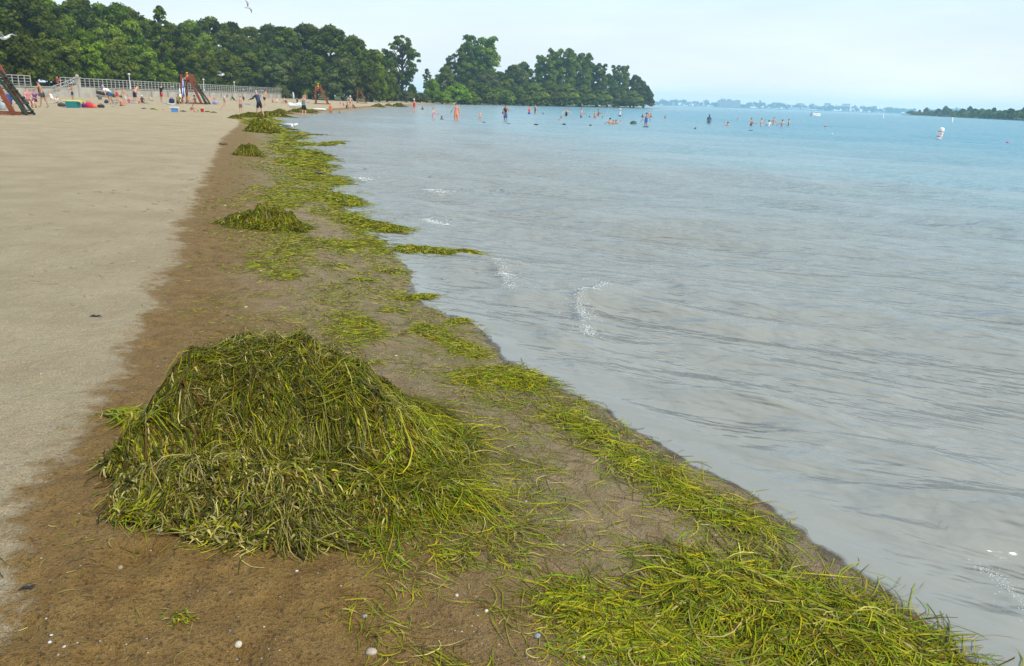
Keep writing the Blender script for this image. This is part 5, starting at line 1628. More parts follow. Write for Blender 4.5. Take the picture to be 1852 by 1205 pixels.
# (px, waterline y, visible px, pose, skin, label, clothes, hair, facing, hat, scale)
WATERP = [
    (598, 206, 18, 'armsbent', 'warm', 'child in an orange life vest standing in the shallows', [('life_vest', (.75, .13, .03)), ('shorts', GREY_C)], 'brown', 20, None, .72),
    (615, 206, 7, 'stand', 'tan', 'toddler standing in the shallows beside the orange life vest', [('swimsuit', GREY_C)], 'brown', 0, None, .5),
    (569, 209, 4, 'sit', 'fair', 'child sitting in the shallows by the white board at the shore', [('swimsuit', WHITE_C)], 'brown', 0, None, .6),
    (749, 202, 21, 'stand', 'red', 'person in a white cap and crimson swimsuit wading far down the bay', [('swimsuit', (.45, .03, .06))], 'grey', 10, ('cap', WHITE_C), 1),
    (764, 198, 5, 'stand', 'deep', 'swimmer with only a dark head showing near the white capped wader', [('swimsuit', BLACK)], 'black', 0, None, .9),
    (784, 216, 20, 'armsbent', 'fair', 'child in lilac swimsuit reaching out over the water', [('swimsuit', LILAC)], 'black', 60, None, .85),
    (799, 215, 5, 'stand', 'deep', 'swimmer with only a dark head showing next to the child in lilac', [('swimsuit', BLUE)], 'black', 0, None, .8),
    (825, 219, 31, 'onehip', 'warm', 'person in orange swimsuit seen from behind, wading with one hand on hip', [('swimsuit', (.70, .24, .14)), ('wrap', (.70, .24, .14))], 'black', 185, None, 1.0),
    (868, 217, 15, 'stand', 'fair', 'small bare chested child wading between the orange swimsuit and the person carrying a child', [('briefs', BLACK)], 'black', 20, None, .62),
    (914, 218, 28, 'armsbent', 'tan', 'person in black top and blue shorts wading in the middle of the bay', [('tank_top', BLACK), ('shorts', BLUE)], 'brown', 150, None, 1.0),
    (957, 207, 14, 'hips', 'red', 'person in red top wading in far shallows beside one in black', [('tank_top', (.62, .05, .07)), ('shorts', BLUE)], 'brown', 15, None, .95),
    (968, 207, 16, 'armsbent', 'warm', 'person in dark striped top wading beside the one in red top', [('tank_top', (.07, .06, .07)), ('briefs', BLACK)], 'brown', -30, None, .95),
    (982, 207, 3, 'stand', 'deep', 'swimmer with only a dark head showing past the pair in red and striped tops', [('briefs', BLACK)], 'black', 0, None, .9),
    (1008, 217, 6, 'stoop', 'warm', 'swimmer leaning forward neck deep before the wader in black swimsuit', [('briefs', BLACK)], 'brown', 70, None, .9),
    (1024, 212, 15, 'armsout', 'fair', 'person in black swimsuit wading with arms held away from the body', [('swimsuit', BLACK)], 'brown', 10, None, 1.0),
    (1051, 213, 16, 'armsbent', 'red', 'bare chested person in blue grey shorts wading with one arm forward', [('shorts', (.10, .14, .26))], 'black', 70, None, 1.0),
    (1066, 213, 3, 'stand', 'deep', 'swimmer with only the head showing, in front of the blue grey shorts', [('briefs', BLACK)], 'black', 0, None, .8),
    (1076, 215, 14, 'stand', 'red', 'slim bare backed wader beside a taller one in maroon', [('briefs', BLACK)], 'blond', 180, None, .8),
    (1082, 210, 12, 'armsbent', 'tan', 'wader in maroon swimsuit half hidden behind the slim bare backed one', [('swimsuit', MAROON)], 'black', 60, None, 1.0),
    (1094, 208, 6, 'armup', 'fair', 'child wading with an arm lifted near the one in maroon swimsuit', [('briefs', BLACK)], 'brown', 0, None, .7),
    (1090, 214, 4, 'stand', 'tan', 'swimmer with only a brown head showing in front of the child with a lifted arm', [('briefs', BLACK)], 'brown', 0, None, .8),
    (1103, 226, 12, 'armsout', 'red', 'bather with bare shoulders spread just above the water, biggest of a trio', [('briefs', BLACK)], 'black', 180, None, 1.0),
    (1109, 224, 6, 'stand', 'tan', 'swimmer with dark hair between two others of a trio', [('briefs', BLACK)], 'black', 0, None, .9),
    (1114, 224, 7, 'stand', 'tan', 'swimmer with black hair at the end of a trio', [('briefs', BLACK)], 'black', 0, None, .9),
    (1123, 222, 4, 'stand', 'fair', 'swimmer with only a light head showing between the trio and the dark rock', [('briefs', BLACK)], 'blond', 0, None, .8),
    (1121, 211, 13, 'armsbent', 'fair', 'person in a big white hat and navy trunks wading far out', [('trunks', (.02, .02, .16)), ('tank_top', WHITE_C)], 'grey', 0, ('sun_hat', WHITE_C), 1.0),
    (1168, 226, 21, 'hips', 'warm', 'person in a bright blue swimsuit wading next to the dark rock', [('swimsuit', (.02, .12, .42))], 'brown', 185, None, 1.0),
    (1162, 212, 5, 'stand', 'deep', 'swimmer with dark head behind the bright blue swimsuit, nearer the rock', [('briefs', BLACK)], 'black', 0, None, .9),
    (1177, 213, 7, 'stand', 'tan', 'swimmer with bare shoulders behind the bright blue swimsuit, further from the rock', [('briefs', BLACK)], 'brown', 0, None, .9),
    (1203, 214, 5, 'stand', 'tan', 'lone swimmer with only a head showing past the bright blue swimsuit', [('briefs', BLACK)], 'black', 0, None, .9),
    (1282, 223, 15, 'stand', 'deep', 'person in grey shirt wading alone far out, facing away', [('shirt', (.13, .15, .19))], 'black', 160, None, .95),
    (1316, 228, 13, 'armup', 'red', 'bather shading the eyes with a raised arm, alone far out', [('tank_top', (.60, .22, .20))], 'black', 180, None, 1.0),
    (1334, 217, 3, 'stand', 'tan', 'distant swimmer with only a head showing beyond the one shading the eyes', [('briefs', BLACK)], 'brown', 0, None, .9),
    (1358, 228, 14, 'armsbent', 'red', 'bather in purple swimsuit at the near end of the standing group', [('swimsuit', (.16, .02, .12))], 'black', 40, None, 1.0),
    (1376, 229, 14, 'phone', 'fair', 'bather with hand at the face, second in the standing group', [('bikini_top', (.4, .35, .2))], 'black', 60, None, 1.0),
    (1390, 229, 11, 'armsbent', 'fair', 'dark haired bather in white top in the standing group', [('shirt', WHITE_C)], 'black', 180, None, .95),
    (1399, 225, 12, 'hips', 'red', 'bare shouldered bather standing behind the one in white top', [('briefs', BLACK)], 'brown', 0, None, 1.0),
    (1414, 230, 13, 'armsout', 'fair', 'bather with arms half spread and lilac swimsuit in the standing group', [('swimsuit', (.35, .28, .40))], 'black', 180, None, 1.0),
    (1426, 228, 12, 'stand', 'fair', 'slim bather in grey at the far end of the standing group', [('tank_top', (.16, .22, .26))], 'black', 80, None, .95),
]
for (px, py, h_, po, sk, lab, wear, hr, rot, hat, sc) in WATERP:
    person(px, py, h_, po, sk, lab, wear, hr, rot, hat, 'water', scale=sc)
# child on the shoulders of the person in blue
x, y = G(1170, 226); 
person(0, 0, 0, 'sit', 'warm', 'small child held on the shoulders of the person in bright blue swimsuit', [('swimsuit', CORAL)], 'brown', 185, at=(x + .12, y + .05, .78), scale=.42)
x, y = G(911, 218)
person(0, 0, 0, 'sit', 'tan', 'small child in navy carried on the arm of the person in black top', [('swimsuit', NAVY)], 'brown', 60, at=(x - .1, y - .22, .55), scale=.45)

# ------------------------------------------------------------------ lifeguard chairs
SEATS = []
def lifeguard_chair(px, py, hpx, label, rot, squash=1.0, ladder=True):
    x, y, z = Gs(px, py)
    s_ = hpx / FPX * depth_of(x, y, z) / 3.05
    t = thing('lifeguard_chair', label, 'lifeguard chair', (x, y, z), math.radians(rot), 'lifeguard chairs along the beach', s_)
    H_ = 2.1
    for yy in (-.62, .62):
        MB().bar((-.62, yy, 0), (-.50, yy, 2.95), .20, .10, (0, 1, 0)).build('front_post', REDWOOD, t)
        MB().bar((1.42, yy, 0), (.22, yy, 2.75), .24, .10, (0, 1, 0)).build('rear_leg', REDWOOD, t)
        MB().bar((-.85, yy * 1.02, .07), (1.75, yy * 1.02, .07), .15, .12).build('skid', REDWOOD, t)
        MB().bar((-.55, yy * .97, 2.12), (.55, yy * .97, 2.12), .16, .07).build('seat_beam', REDWOOD, t)
        MB().bar((-.52, yy * .95, 2.62), (.32, yy * .95, 2.62), .09, .12).build('armrest', REDWOOD, t)
        MB().bar((-.58, yy * .97, 1.28), (.88, yy * .97, 1.28), .15, .06).build('brace', REDWOOD, t)
    for k in range(4):
        MB().box((-.36 + k * .22, 0, 2.215), (.19, 1.3, .04)).build('seat_board', REDWOOD, t)
    for k in range(4):
        MB().bar((.33 - .035 * k, -.64, 2.36 + k * .19), (.33 - .035 * k, .64, 2.36 + k * .19), .05, .15).build('backrest_board', REDWOOD, t)
    for k in range(3):
        MB().box((-.72 - k * .17, 0, 1.62), (.15, 1.3, .05)).build('footrest_board', REDWOOD, t)
    if ladder:
        for yy in (-.40, .40):
            MB().bar((1.95, yy, 0), (.55, yy, 2.15), .13, .06, (0, 1, 0)).build('ladder_rail', GREENSTEP, t)
        for k in range(6):
            f_ = (k + .7) / 6.6
            MB().box((1.95 - 1.4 * f_, 0, 2.15 * f_), (.28, .76, .05)).build('step', GREENSTEP, t)
    MB().bar((-.60, -.58, .3), (-.53, .58, 1.9), .10, .05).build('cross_brace', REDWOOD, t)
    return t, (x, y, z, s_, rot)


_, c1 = lifeguard_chair(-16, 206, 107, 'red timber lifeguard chair nearest the camera, cut by the picture edge', 6)
_, c2 = lifeguard_chair(345, 188, 52, 'tall red timber lifeguard chair with a lifeguard in orange and a furled blue umbrella', 0)
_, c3 = lifeguard_chair(578, 188, 33, 'red timber lifeguard chair far down the beach with a lifeguard in yellow', 8, ladder=False)
_, c4 = lifeguard_chair(651, 187, 24, 'red timber lifeguard chair with nobody on it, farthest down the beach', 10, ladder=False)
for c, lab, wear, hat, sk in ((c2, 'lifeguard in orange shirt and orange cap sitting high on the tall chair', [('shirt', (.75, .20, .03)), ('shorts', NAVY)], ('cap', (.85, .40, .03)), 'red'),
                              (c3, 'lifeguard in yellow shirt and yellow cap sitting on the far chair', [('shirt', (.80, .42, .02)), ('shorts', (.5, .05, .03))], ('cap', (.85, .52, .03)), 'tan')):
    x, y, z, s_, rot = c
    person(0, 0, 0, 'chair', sk, lab, wear, 'brown', -75, hat, at=(x - .10 * s_, y, z + 1.80 * s_), scale=1.0)
x, y, z, s_, rot = c2
person(0, 0, 0, 'leanone', 'tan', 'person in navy shirt climbing on the footboard of the tall lifeguard chair', [('shirt', NAVY), ('shorts', (.03, .03, .10))], 'grey', 100, None, at=(x - .25 * s_, y - .8 * s_, z + 1.15 * s_), scale=.9)

# ------------------------------------------------------------------ beach gear

def furled_umbrella(px, py, hpx, col, col2, label, at=None, lean=0.0, group='furled umbrellas'):
    x, y, z = Gs(px, py) if at is None else at
    h_ = hpx / FPX * depth_of(x, y, z)
    t = thing('furled_umbrella', label, 'umbrella', (x, y, z), 0, group)
    t.rotation_euler.y = lean
    MB().lathe([(.022, 0), (.022, h_)], 6).build('pole', WHITE, t)
    for k in range(6):
        m = MB()
        a = k * PI / 3
        for q0, q1 in ((.30, .62), (.62, .97)):
            r0 = .13 if q0 < .5 else .11; r1 = .11 if q1 < .8 else .02
            m.tube([(math.cos(a) * r0 * .6, math.sin(a) * r0 * .6, h_ * q0), (math.cos(a) * r1 * .6, math.sin(a) * r1 * .6, h_ * q1)], [r0 * .62, r1 * .62], 6)
        m.build('canopy_fold', plain(col if k % 2 else col2, .8, .1, 8, 'canopy_cloth'), t, smooth=True)
    return t


furled_umbrella(327, 188, 28, (.74, .74, .72), (.66, .66, .64), 'furled white beach umbrella planted beside the person in olive')
x, y, z, s_, rot = c2
furled_umbrella(0, 188, 44, (.05, .13, .50), (.70, .74, .82), 'furled blue and white umbrella leaning against the front of the tall lifeguard chair', (x - .15, y - 1.4, z), .03)
furled_umbrella(411, 178, 8, (.03, .15, .28), (.05, .18, .30), 'tiny furled dark blue umbrella by the wall behind the walking child')


def board(px, py, hpx, label, lean=.12, col=(.78, .79, .80), rot=0, stripe=(.05, .10, .30)):
    x, y, z = Gs(px, py)
    h_ = hpx / FPX * depth_of(x, y, z)
    w = h_ * .15
    n = 14
    V, F = [], []
    for i in range(n + 1):
        q = i / n
        ww = w * math.sqrt(max(.01, 1 - abs(2 * q - .92) ** 2.6)); th = .05 + .05 * math.sin(q * PI)
        V += [(-ww, 0, h_ * q), (0, -th, h_ * q), (ww, 0, h_ * q), (0, th, h_ * q)]
    for i in range(n):
        F += [(i * 4 + k, i * 4 + (k + 1) % 4, i * 4 + 4 + (k + 1) % 4, i * 4 + 4 + k) for k in range(4)]
    F += [(3, 2, 1, 0), (n * 4, n * 4 + 1, n * 4 + 2, n * 4 + 3)]
    m = MB(); m.add(V, F)
    o = m.build('rescue_board', plain(col, .4, .05, 2, 'board_gelcoat'), None, (x, y, z), rot, True)
    o.rotation_euler.y = lean
    m = MB(); m.box((0, -.1, h_ * .5), (w * .3, .02, h_ * .7))
    m.build('stripe', plain(stripe, .4, .05, 3, 'board_stripe'), o)
    return tag(o, label, 'rescue board', 'upright white boards on the beach')


board(142, 175, 27, 'white rescue board with blue edge leaning upright near the ramp', -.10)
board(531, 179, 12, 'white board standing upright just past the end of the wall', -.06)
board(615, 178, 9, 'white board standing upright on the far sand between two lifeguard chairs', .0)
board(629, 180, 9, 'white board standing upright close to the empty lifeguard chair', .05)
board(556, 180, 9, 'white board standing upright beside the lifeguard chair with the yellow lifeguard', -.03)

# white boat and a board lying at the far shore
def rowing_boat(px, py, wpx, label, rot=0.2):
    x, y, z = Gs(px, py)
    L = wpx / FPX * depth_of(x, y, z)
    n = 12
    V, F = [], []
    for i in range(n + 1):
        q = i / n
        w = L * .16 * math.sqrt(max(.02, 1 - abs(2 * q - .8) ** 2.4)); sh_ = .42 + .22 * (2 * q - .8) ** 2
        V += [(L * (q - .5), -w, sh_), (L * (q - .5), -w * .72, .02 + .2 * max(0, q - .75)), (L * (q - .5), w * .72, .02 + .2 * max(0, q - .75)), (L * (q - .5), w, sh_),
              (L * (q - .5), w * .82, sh_ - .02), (L * (q - .5), w * .5, .22), (L * (q - .5), -w * .5, .22), (L * (q - .5), -w * .82, sh_ - .02)]
    for i in range(n):
        F += [(i * 8 + k, i * 8 + (k + 1) % 8, i * 8 + 8 + (k + 1) % 8, i * 8 + 8 + k) for k in range(8)]
    F += [tuple(range(8))[::-1], tuple(n * 8 + k for k in range(8))]
    t = thing('rowing_boat', label, 'boat', (x, y, z), rot)
    MB().add(V, F).build('hull', WHITE, t, smooth=True)
    for q in (-.2, .08):
        MB().box((q * L, 0, .36), (.28, L * .27, .04)).build('thwart', plain((.35, .22, .12), .6, .2, 5, 'thwart_wood'), t)
    return t


rowing_boat(534, 195, 24, 'white rowing boat pulled up on the far sand behind the weed', -.25)
m = MB(); 
x, y, z = Gs(578, 200)
L = 26 / FPX * depth_of(x, y, z)
m.blob((0, 0, 0), (L / 2, L * .11, .10), 14, 8)
o = m.build('paddle_board', WHITE, None, (x, y, z + .10), -.1, True)
MB().box((0, 0, .095), (L * .5, .06, .03)).build('deck_pad', plain((.2, .25, .3), .8, .1, 5, 'deck_pad'), o)
tag(o, 'white paddle board lying at the far waterline beside the weed', 'paddle board')


def cooler(px, py, wpx, hpx, col, lid, label, rot=0.0):
    x, y, z = Gs(px, py)
    k = depth_of(x, y, z) / FPX
    w, h_ = wpx * k, hpx * k
    d = w * .55
    t = thing('cooler', label, 'cooler', (x, y, z), rot)
    m = MB()
    m.lathe([(.5, 0), (.52, .05), (.54, .75)], 4)
    m.v = [(a * w * 1.32 * math.cos(PI / 4) / .707 * .70 - b_ * 0, b_ * d * 1.32, c * h_) for a, b_, c in [((p[0] + p[1]) * .707, (p[1] - p[0]) * .707, p[2]) for p in m.v]]
    m.build('body', plain(col, .5, .1, 4, 'cooler_plastic'), t)
    MB().box((0, 0, h_ * .875), (w * 1.04, d * 1.06, h_ * .24)).build('lid', plain(lid, .5, .08, 4, 'cooler_lid'), t)
    m = MB()
    m.tube([(-w * .53, -d * .1, h_ * .7), (-w * .53, -d * .55, h_ * .9), (w * .53, -d * .55, h_ * .9), (w * .53, -d * .1, h_ * .7)], .02, 5)
    m.build('handle', WHITE, t)
    return t


cooler(133, 195, 28, 14, (.015, .20, .22), (.50, .56, .06), 'big teal cooler with a yellow green lid on the sand')
cooler(316, 203, 13, 9, (.09, .24, .58), (.62, .68, .74), 'blue cooler with a pale lid in front of the tall lifeguard chair')


def bag(px, py, wpx, hpx, col, label, name='beach_bag', cat='bag', strap=True):
    x, y, z = Gs(px, py)
    k = depth_of(x, y, z) / FPX
    w, h_ = wpx * k, hpx * k
    m = MB(); m.blob((0, 0, h_ * .45), (w / 2, w * .3, h_ * .5), 12, 8, .09, None, .7)
    o = m.build(name, plain(col, .85, .2, 8, 'bag_cloth'), None, (x, y, z), random.uniform(-.3, .3), True)
    if strap:
        m = MB(); m.tube([(-w * .25, -.02, h_ * .8), (-w * .12, -.04, h_ * 1.15), (w * .12, -.04, h_ * 1.15), (w * .25, -.02, h_ * .8)], .018, 5)
        m.build('strap', plain(tuple(c * .6 for c in col), .8, .2, 8, 'strap_web'), o)
    return tag(o, label, cat, 'bags on the sand')


bag(152, 195, 9, 8, (.14, .02, .14), 'dark purple beach bag next to the teal cooler')
bag(161, 195, 13, 10, (.62, .03, .07), 'bright red beach bag, tallest of the row beside the teal cooler')
bag(170, 195, 12, 6, (.72, .17, .08), 'low orange beach bag at the end of the red row')
bag(183, 195, 12, 6, (.035, .035, .04), 'small dark grey bag alone between the red bags and folding chair')
bag(181, 180, 7, 8, (.12, .13, .13), 'grey upright bag further back on the sand')
bag(193, 187, 8, 6, (.03, .04, .09), 'navy bag behind the dark folding chair')
bag(311, 187, 10, 9, (.02, .025, .12), 'navy backpack propped on a white towel')
bag(389, 189, 9, 7, (.34, .30, .58), 'pale violet beach bag on the sand beyond the tall lifeguard chair')
bag(112, 193, 14, 6, (.05, .05, .05), 'flat black bag lying against the teal cooler')
bag(62, 196, 9, 7, (.30, .16, .08), 'tan bag on the sand behind the leaning bare chested person')


def towel(px, py, wpx, dep_m, col, label, stripe=None):
    x, y, z = Gs(px, py)
    w = wpx / FPX * depth_of(x, y, z)
    n, m_ = 12, 6
    V, F = [], []
    for i in range(n + 1):
        for j in range(m_ + 1):
            a, b_ = (i / n - .5) * w, (j / m_ - .5) * dep_m
            V.append((a, b_, .03 + .05 * vnoise(np.array(a * 3), np.array(b_ * 3), int(px)).item()))
    nn = len(V)
    V += [(a, b_, c - .025) for a, b_, c in V]
    idx = lambda i, j: i * (m_ + 1) + j
    for i in range(n):
        for j in range(m_):
            f = (idx(i, j), idx(i + 1, j), idx(i + 1, j + 1), idx(i, j + 1))
            F.append(f); F.append(tuple(k + nn for k in f[::-1]))
    for i in range(n):
        F.append((idx(i, 0), idx(i, 0) + nn, idx(i + 1, 0) + nn, idx(i + 1, 0))); F.append((idx(i + 1, m_), idx(i + 1, m_) + nn, idx(i, m_) + nn, idx(i, m_)))
    m = MB(); m.add(V, F)
    o = m.build('beach_towel', plain(col, .9, .12, 20, 'terry_towel'), None, (x, y, z), random.uniform(-.2, .2), True)
    return tag(o, label, 'towel', 'towels spread on the sand')


towel(95, 187, 18, 1.3, (.55, .58, .62), 'white towel heap behind the teal cooler')
towel(241, 183, 14, 1.2, (.12, .33, .36), 'teal towel under the stooping person')
towel(243, 187, 12, 1.0, (.32, .42, .62), 'pale blue towel in front of the stooping person')
towel(312, 189, 18, 1.3, (.70, .71, .74), 'white towel under the navy backpack')
towel(300, 187, 10, 1.2, (.45, .43, .55), 'lilac towel beside the white one')
towel(452, 189, 17, 1.6, (.03, .38, .62), 'bright blue towel or mat on the sand beside the one in long navy shirt')
towel(460, 190, 8, 1.2, (.62, .66, .70), 'white towel end lying on the bright blue one')
towel(386, 187, 12, 1.2, (.42, .44, .52), 'pale grey towel beyond the tall lifeguard chair')
towel(262, 187, 9, 1.2, (.35, .42, .45), 'pale grey blue towel by the person in maroon')
towel(398, 180, 10, 1.5, (.40, .42, .38), 'grey green towel by the wall')


def bucket(px, py, wpx, col, label):
    x, y, z = Gs(px, py)
    w = wpx / FPX * depth_of(x, y, z)
    t = thing('bucket', label, 'bucket', (x, y, z))
    MB().lathe([(w * .36, 0), (w * .5, w * .85), (w * .53, w * .85), (w * .53, w * .92), (w * .46, w * .92), (w * .34, .05)], 14).build('pail', plain(col, .4, .08, 5, 'toy_plastic'), t, smooth=False)
    m = MB(); m.tube([(w * .5 * math.cos(a), 0, w * .9 + w * .35 * math.sin(a)) for a in np.linspace(0, PI, 9)], w * .03, 5)
    m.build('handle', WHITE, t)


bucket(366, 203, 6.5, (.55, .01, .03), 'bright red toy bucket on the sand beside the crouching child')
bucket(358, 202, 3.5, (.12, .45, .12), 'small green toy bucket next to the red one')
bag(354, 203, 6, 3, (.72, .25, .28), 'pink toy lying beside the crouching child', 'beach_toy', 'toy', False)
bag(283, 199, 6, 3, (.30, .45, .04), 'lime green toy lying on the sand before the blue cooler', 'beach_toy', 'toy', False)
bag(297, 199, 6, 2.2, (.70, .30, .25), 'coral pink toy lying on the sand before the blue cooler', 'beach_toy', 'toy', False)
for k, (px, py, w) in enumerate(((260, 197, 7), (276, 198, 9), (331, 202, 9), (375, 203, 10), (386, 204, 9))):
    small_pile(px, py, w, 2.2, 60, ['thin dark weed wisp on dry sand, first from the folding chair', 'thin dark weed wisp beside the lime green toy', 'thin dark weed wisp between the blue cooler and crouching child', 'thin dark weed wisp next to the red bucket', 'thin dark weed wisp past the red bucket towards the water'][k], P_BANK, .5, 0, .4, 40 + k)


def folding_chair(px, py, hpx, cloth, label, rot):
    x, y, z = Gs(px, py)
    s_ = hpx / FPX * depth_of(x, y, z) / .85
    t = thing('folding_chair', label, 'beach chair', (x, y, z), math.radians(rot), 'folding chairs on the sand', s_)
    FR = plain((.35, .35, .36), .4, .1, 6, 'tube_frame'); CL = plain(cloth, .85, .15, 10, 'chair_cloth')
    for s in (-.27, .27):
        MB().tube([(s, -.28, 0), (s, .22, .62)], .014, 6).build('front_leg', FR, t)
        MB().tube([(s, .32, 0), (s, -.26, .44)], .014, 6).build('rear_leg', FR, t)
        MB().tube([(s, .16, .34), (s, .36, .86)], .014, 6).build('back_rail', FR, t)
        MB().box((s, -.02, .60), (.05, .46, .03)).build('armrest', plain((.05, .05, .05), .5, .1, 6, 'armrest_plastic'), t)
    MB().bar((0, -.26, .43), (0, .18, .34), .52, .02, (0, 0, 1)).build('seat', CL, t)
    MB().bar((0, .17, .36), (0, .36, .86), .52, .02, (0, 1, 0)).build('backrest', CL, t)


folding_chair(210, 194, 17, (.02, .02, .03), 'dark folding beach chair among the sunbathers', 120)
folding_chair(203, 188, 14, (.62, .30, .06), 'orange folding beach chair under the bending person', 150)
folding_chair(51, 197, 21, (.03, .03, .05), 'dark folding chair beside the nearest lifeguard chair', 70)
folding_chair(15, 196, 24, (.04, .06, .22), 'blue folding chair behind the post of the nearest lifeguard chair', 20)
x, y, z = Gs(52, 197)
person(0, 0, 0, 'chair', 'fair', 'person in pink top sitting on a dark folding chair beside the nearest lifeguard chair', [('shirt', (.55, .22, .24)), ('shorts', (.25, .10, .12))], 'black', 60, None, at=(x, y, z), scale=.95)
x, y, z = Gs(63, 190)
person(63, 184, 20, 'sit', 'warm', 'person in purple sitting on the sand behind the pink top', [('shirt', PURPLE), ('wrap', (.30, .05, .32))], 'black', 40, None)
bag(5, 199, 12, 14, (.40, .43, .45), 'pale grey sack under the nearest lifeguard chair', 'sack', 'sack', False)
# people on the steps
x, y = WX + .95, (ya + yb) / 2
person(0, 0, 0, 'armsbent', 'warm', 'person in red top and dark shorts going up the beach steps', [('shirt', (.42, .05, .05)), ('shorts', BLACK)], 'black', 160, None, at=(WX + 1.0, ya + (yb - ya) * .55, 1.02), scale=1.0)
person(0, 0, 0, 'stand', 'deep', 'person in blue shirt standing at the foot of the beach steps', [('shirt', (.06, .11, .30)), ('shorts', NAVY)], 'black', 140, None, at=(WX + 1.0, ya - 1.0, .32), scale=1.0)

# ------------------------------------------------------------------ birds, buoys, boats, rocks

def gull(label, loc, rot=0, flying=True, scale=1.0, bank=0.0, name='gull', col=(.72, .73, .74), wing=(.42, .44, .47), dark=(.03, .03, .03), cat='gull', group='gulls over the beach'):
    t = thing(name, label, cat, loc, rot, group, scale)
    t.rotation_euler.y = bank
    m = MB()
    m.blob((0, 0, 0), (.075, .20, .07), 10, 8)
    m.tube([(0, -.17, .02), (0, -.24, .05)], [.05, .045], 8)
    m.blob((0, -.25, .055), (.042, .055, .042), 8, 6)
    m.build('body', plain(col, .7, .06, 20, 'white_feathers'), t, smooth=True)
    MB().tube([(0, -.29, .05), (0, -.345, .04)], [.016, .004], 6).build('beak', plain((.62, .40, .05), .5, .1, 20, 'beak'), t)
    m = MB(); m.add([(-.03, .17, 0), (.03, .17, 0), (.075, .33, .0), (-.075, .33, 0), (-.03, .17, .02), (.03, .17, .02), (.07, .32, .012), (-.07, .32, .012)], [(3, 2, 1, 0), (4, 5, 6, 7), (0, 1, 5, 4), (2, 3, 7, 6), (1, 2, 6, 5), (3, 0, 4, 7)])
    m.build('tail', plain(col, .7, .06, 20, 'white_feathers'), t)
    for s in (1, -1):
        m = MB()
        if flying:
            P_ = [(s * .05, -.08, .04, .15), (s * .30, -.13, .20, .16), (s * .62, -.02, .18, .06)]
        else:
            P_ = [(s * .06, -.10, .04, .10), (s * .085, .05, .035, .11), (s * .05, .26, .03, .03)]
        V = []
        for (a, b_, c, w) in P_:
            V += [(a, b_, c), (a, b_ + w, c - .004), (a, b_ + w, c + .012), (a, b_, c + .02)] if flying else [(a, b_, c - w * .5), (a + s * .012, b_, c), (a, b_, c + w * .45), (a - s * .02, b_, c)]
        F = []
        for i in range(2):
            F += [(i * 4 + k, i * 4 + (k + 1) % 4, i * 4 + 4 + (k + 1) % 4, i * 4 + 4 + k) for k in range(4)]
        F += [(0, 3, 2, 1), (8, 9, 10, 11)]
        m.add(V, F)
        m.build('wing', plain(wing, .7, .1, 20, 'grey_feathers'), t, smooth=True)
        if not flying:
            m = MB(); m.tube([(s * .03, 0, -.06), (s * .03, 0, -.20), (s * .03, -.05, -.205)], .007, 5)
            m.build('leg', plain((.5, .3, .08), .6, .1, 10, 'bird_leg'), t)
    return t


for px, py, y, lab, rot, sc, bank in ((448, 14, 55, 'gull flying high in the sky over the wood, wings tilted', 1.2, .72, .9), (400, 136, 70, 'white gull flying low in front of the wood above the railing', 1.57, 1.0, .15), (7, 69, 34, 'white gull gliding before the dark trees at the picture edge', 1.3, 1.0, .1)):
    x, y_, z = ray_at_y(px, py, y)
    gull(lab, (x, y_, z), rot, True, sc, bank)
x, y = G(524, 235)
gull('white gull standing in the shallows by the tall conical heap', (x, y, .18), 1.3, False, 1.5)
for k, px in enumerate((772, 777, 781, 785, 790, 794)):
    x, y, z = Gs(px, 188.5)
    gull('dark goose resting in the row on the far waterline', (x, y, z + .25), 1.2 + .5 * (k % 3), False, 2.0, 0, 'goose', (.10, .09, .08), (.07, .06, .05), cat='goose', group='row of geese at the far waterline')


def can_buoy(px, py, hpx, lean, label, scale_w=1.0, orange=True):
    x, y = G(px, py)
    h_ = hpx / FPX * depth_of(x, y)
    t = thing('marker_buoy', label, 'buoy', (x, y, -.12), 0, 'white marker buoys')
    t.rotation_euler.y = lean
    r0 = h_ * .23 * scale_w
    h2 = h_ + .12
    MB().lathe([(r0, 0), (r0, h2 * .86), (r0 * .9, h2 * .95), (r0 * .45, h2), (.01, h2 * 1.005)], 18).build('body', WHITE, t, smooth=False)
    if orange:
        OR = plain((.62, .13, .02), .5, .1, 6, 'orange_band')
        for q in (.28, .68):
            MB().lathe([(r0 + .002, h2 * q - .03), (r0 + .006, h2 * q - .028), (r0 + .006, h2 * q + .028), (r0 + .002, h2 * q + .03)], 18).build('band', OR, t)
        # open diamond mark facing the beach
        a = -PI / 2 - .2
        c = Vector((math.cos(a) * r0 * 1.02, math.sin(a) * r0 * 1.02, h2 * .48))
        sd = Vector((-math.sin(a), math.cos(a), 0)); d = h2 * .11
        m = MB()
        pts = [c + Vector((0, 0, d)), c + sd * d * .8, c - Vector((0, 0, d)), c - sd * d * .8]
        for i in range(4):
            m.bar(pts[i], pts[(i + 1) % 4], .018, .02)
        m.build('diamond_mark', OR, t)
    return t


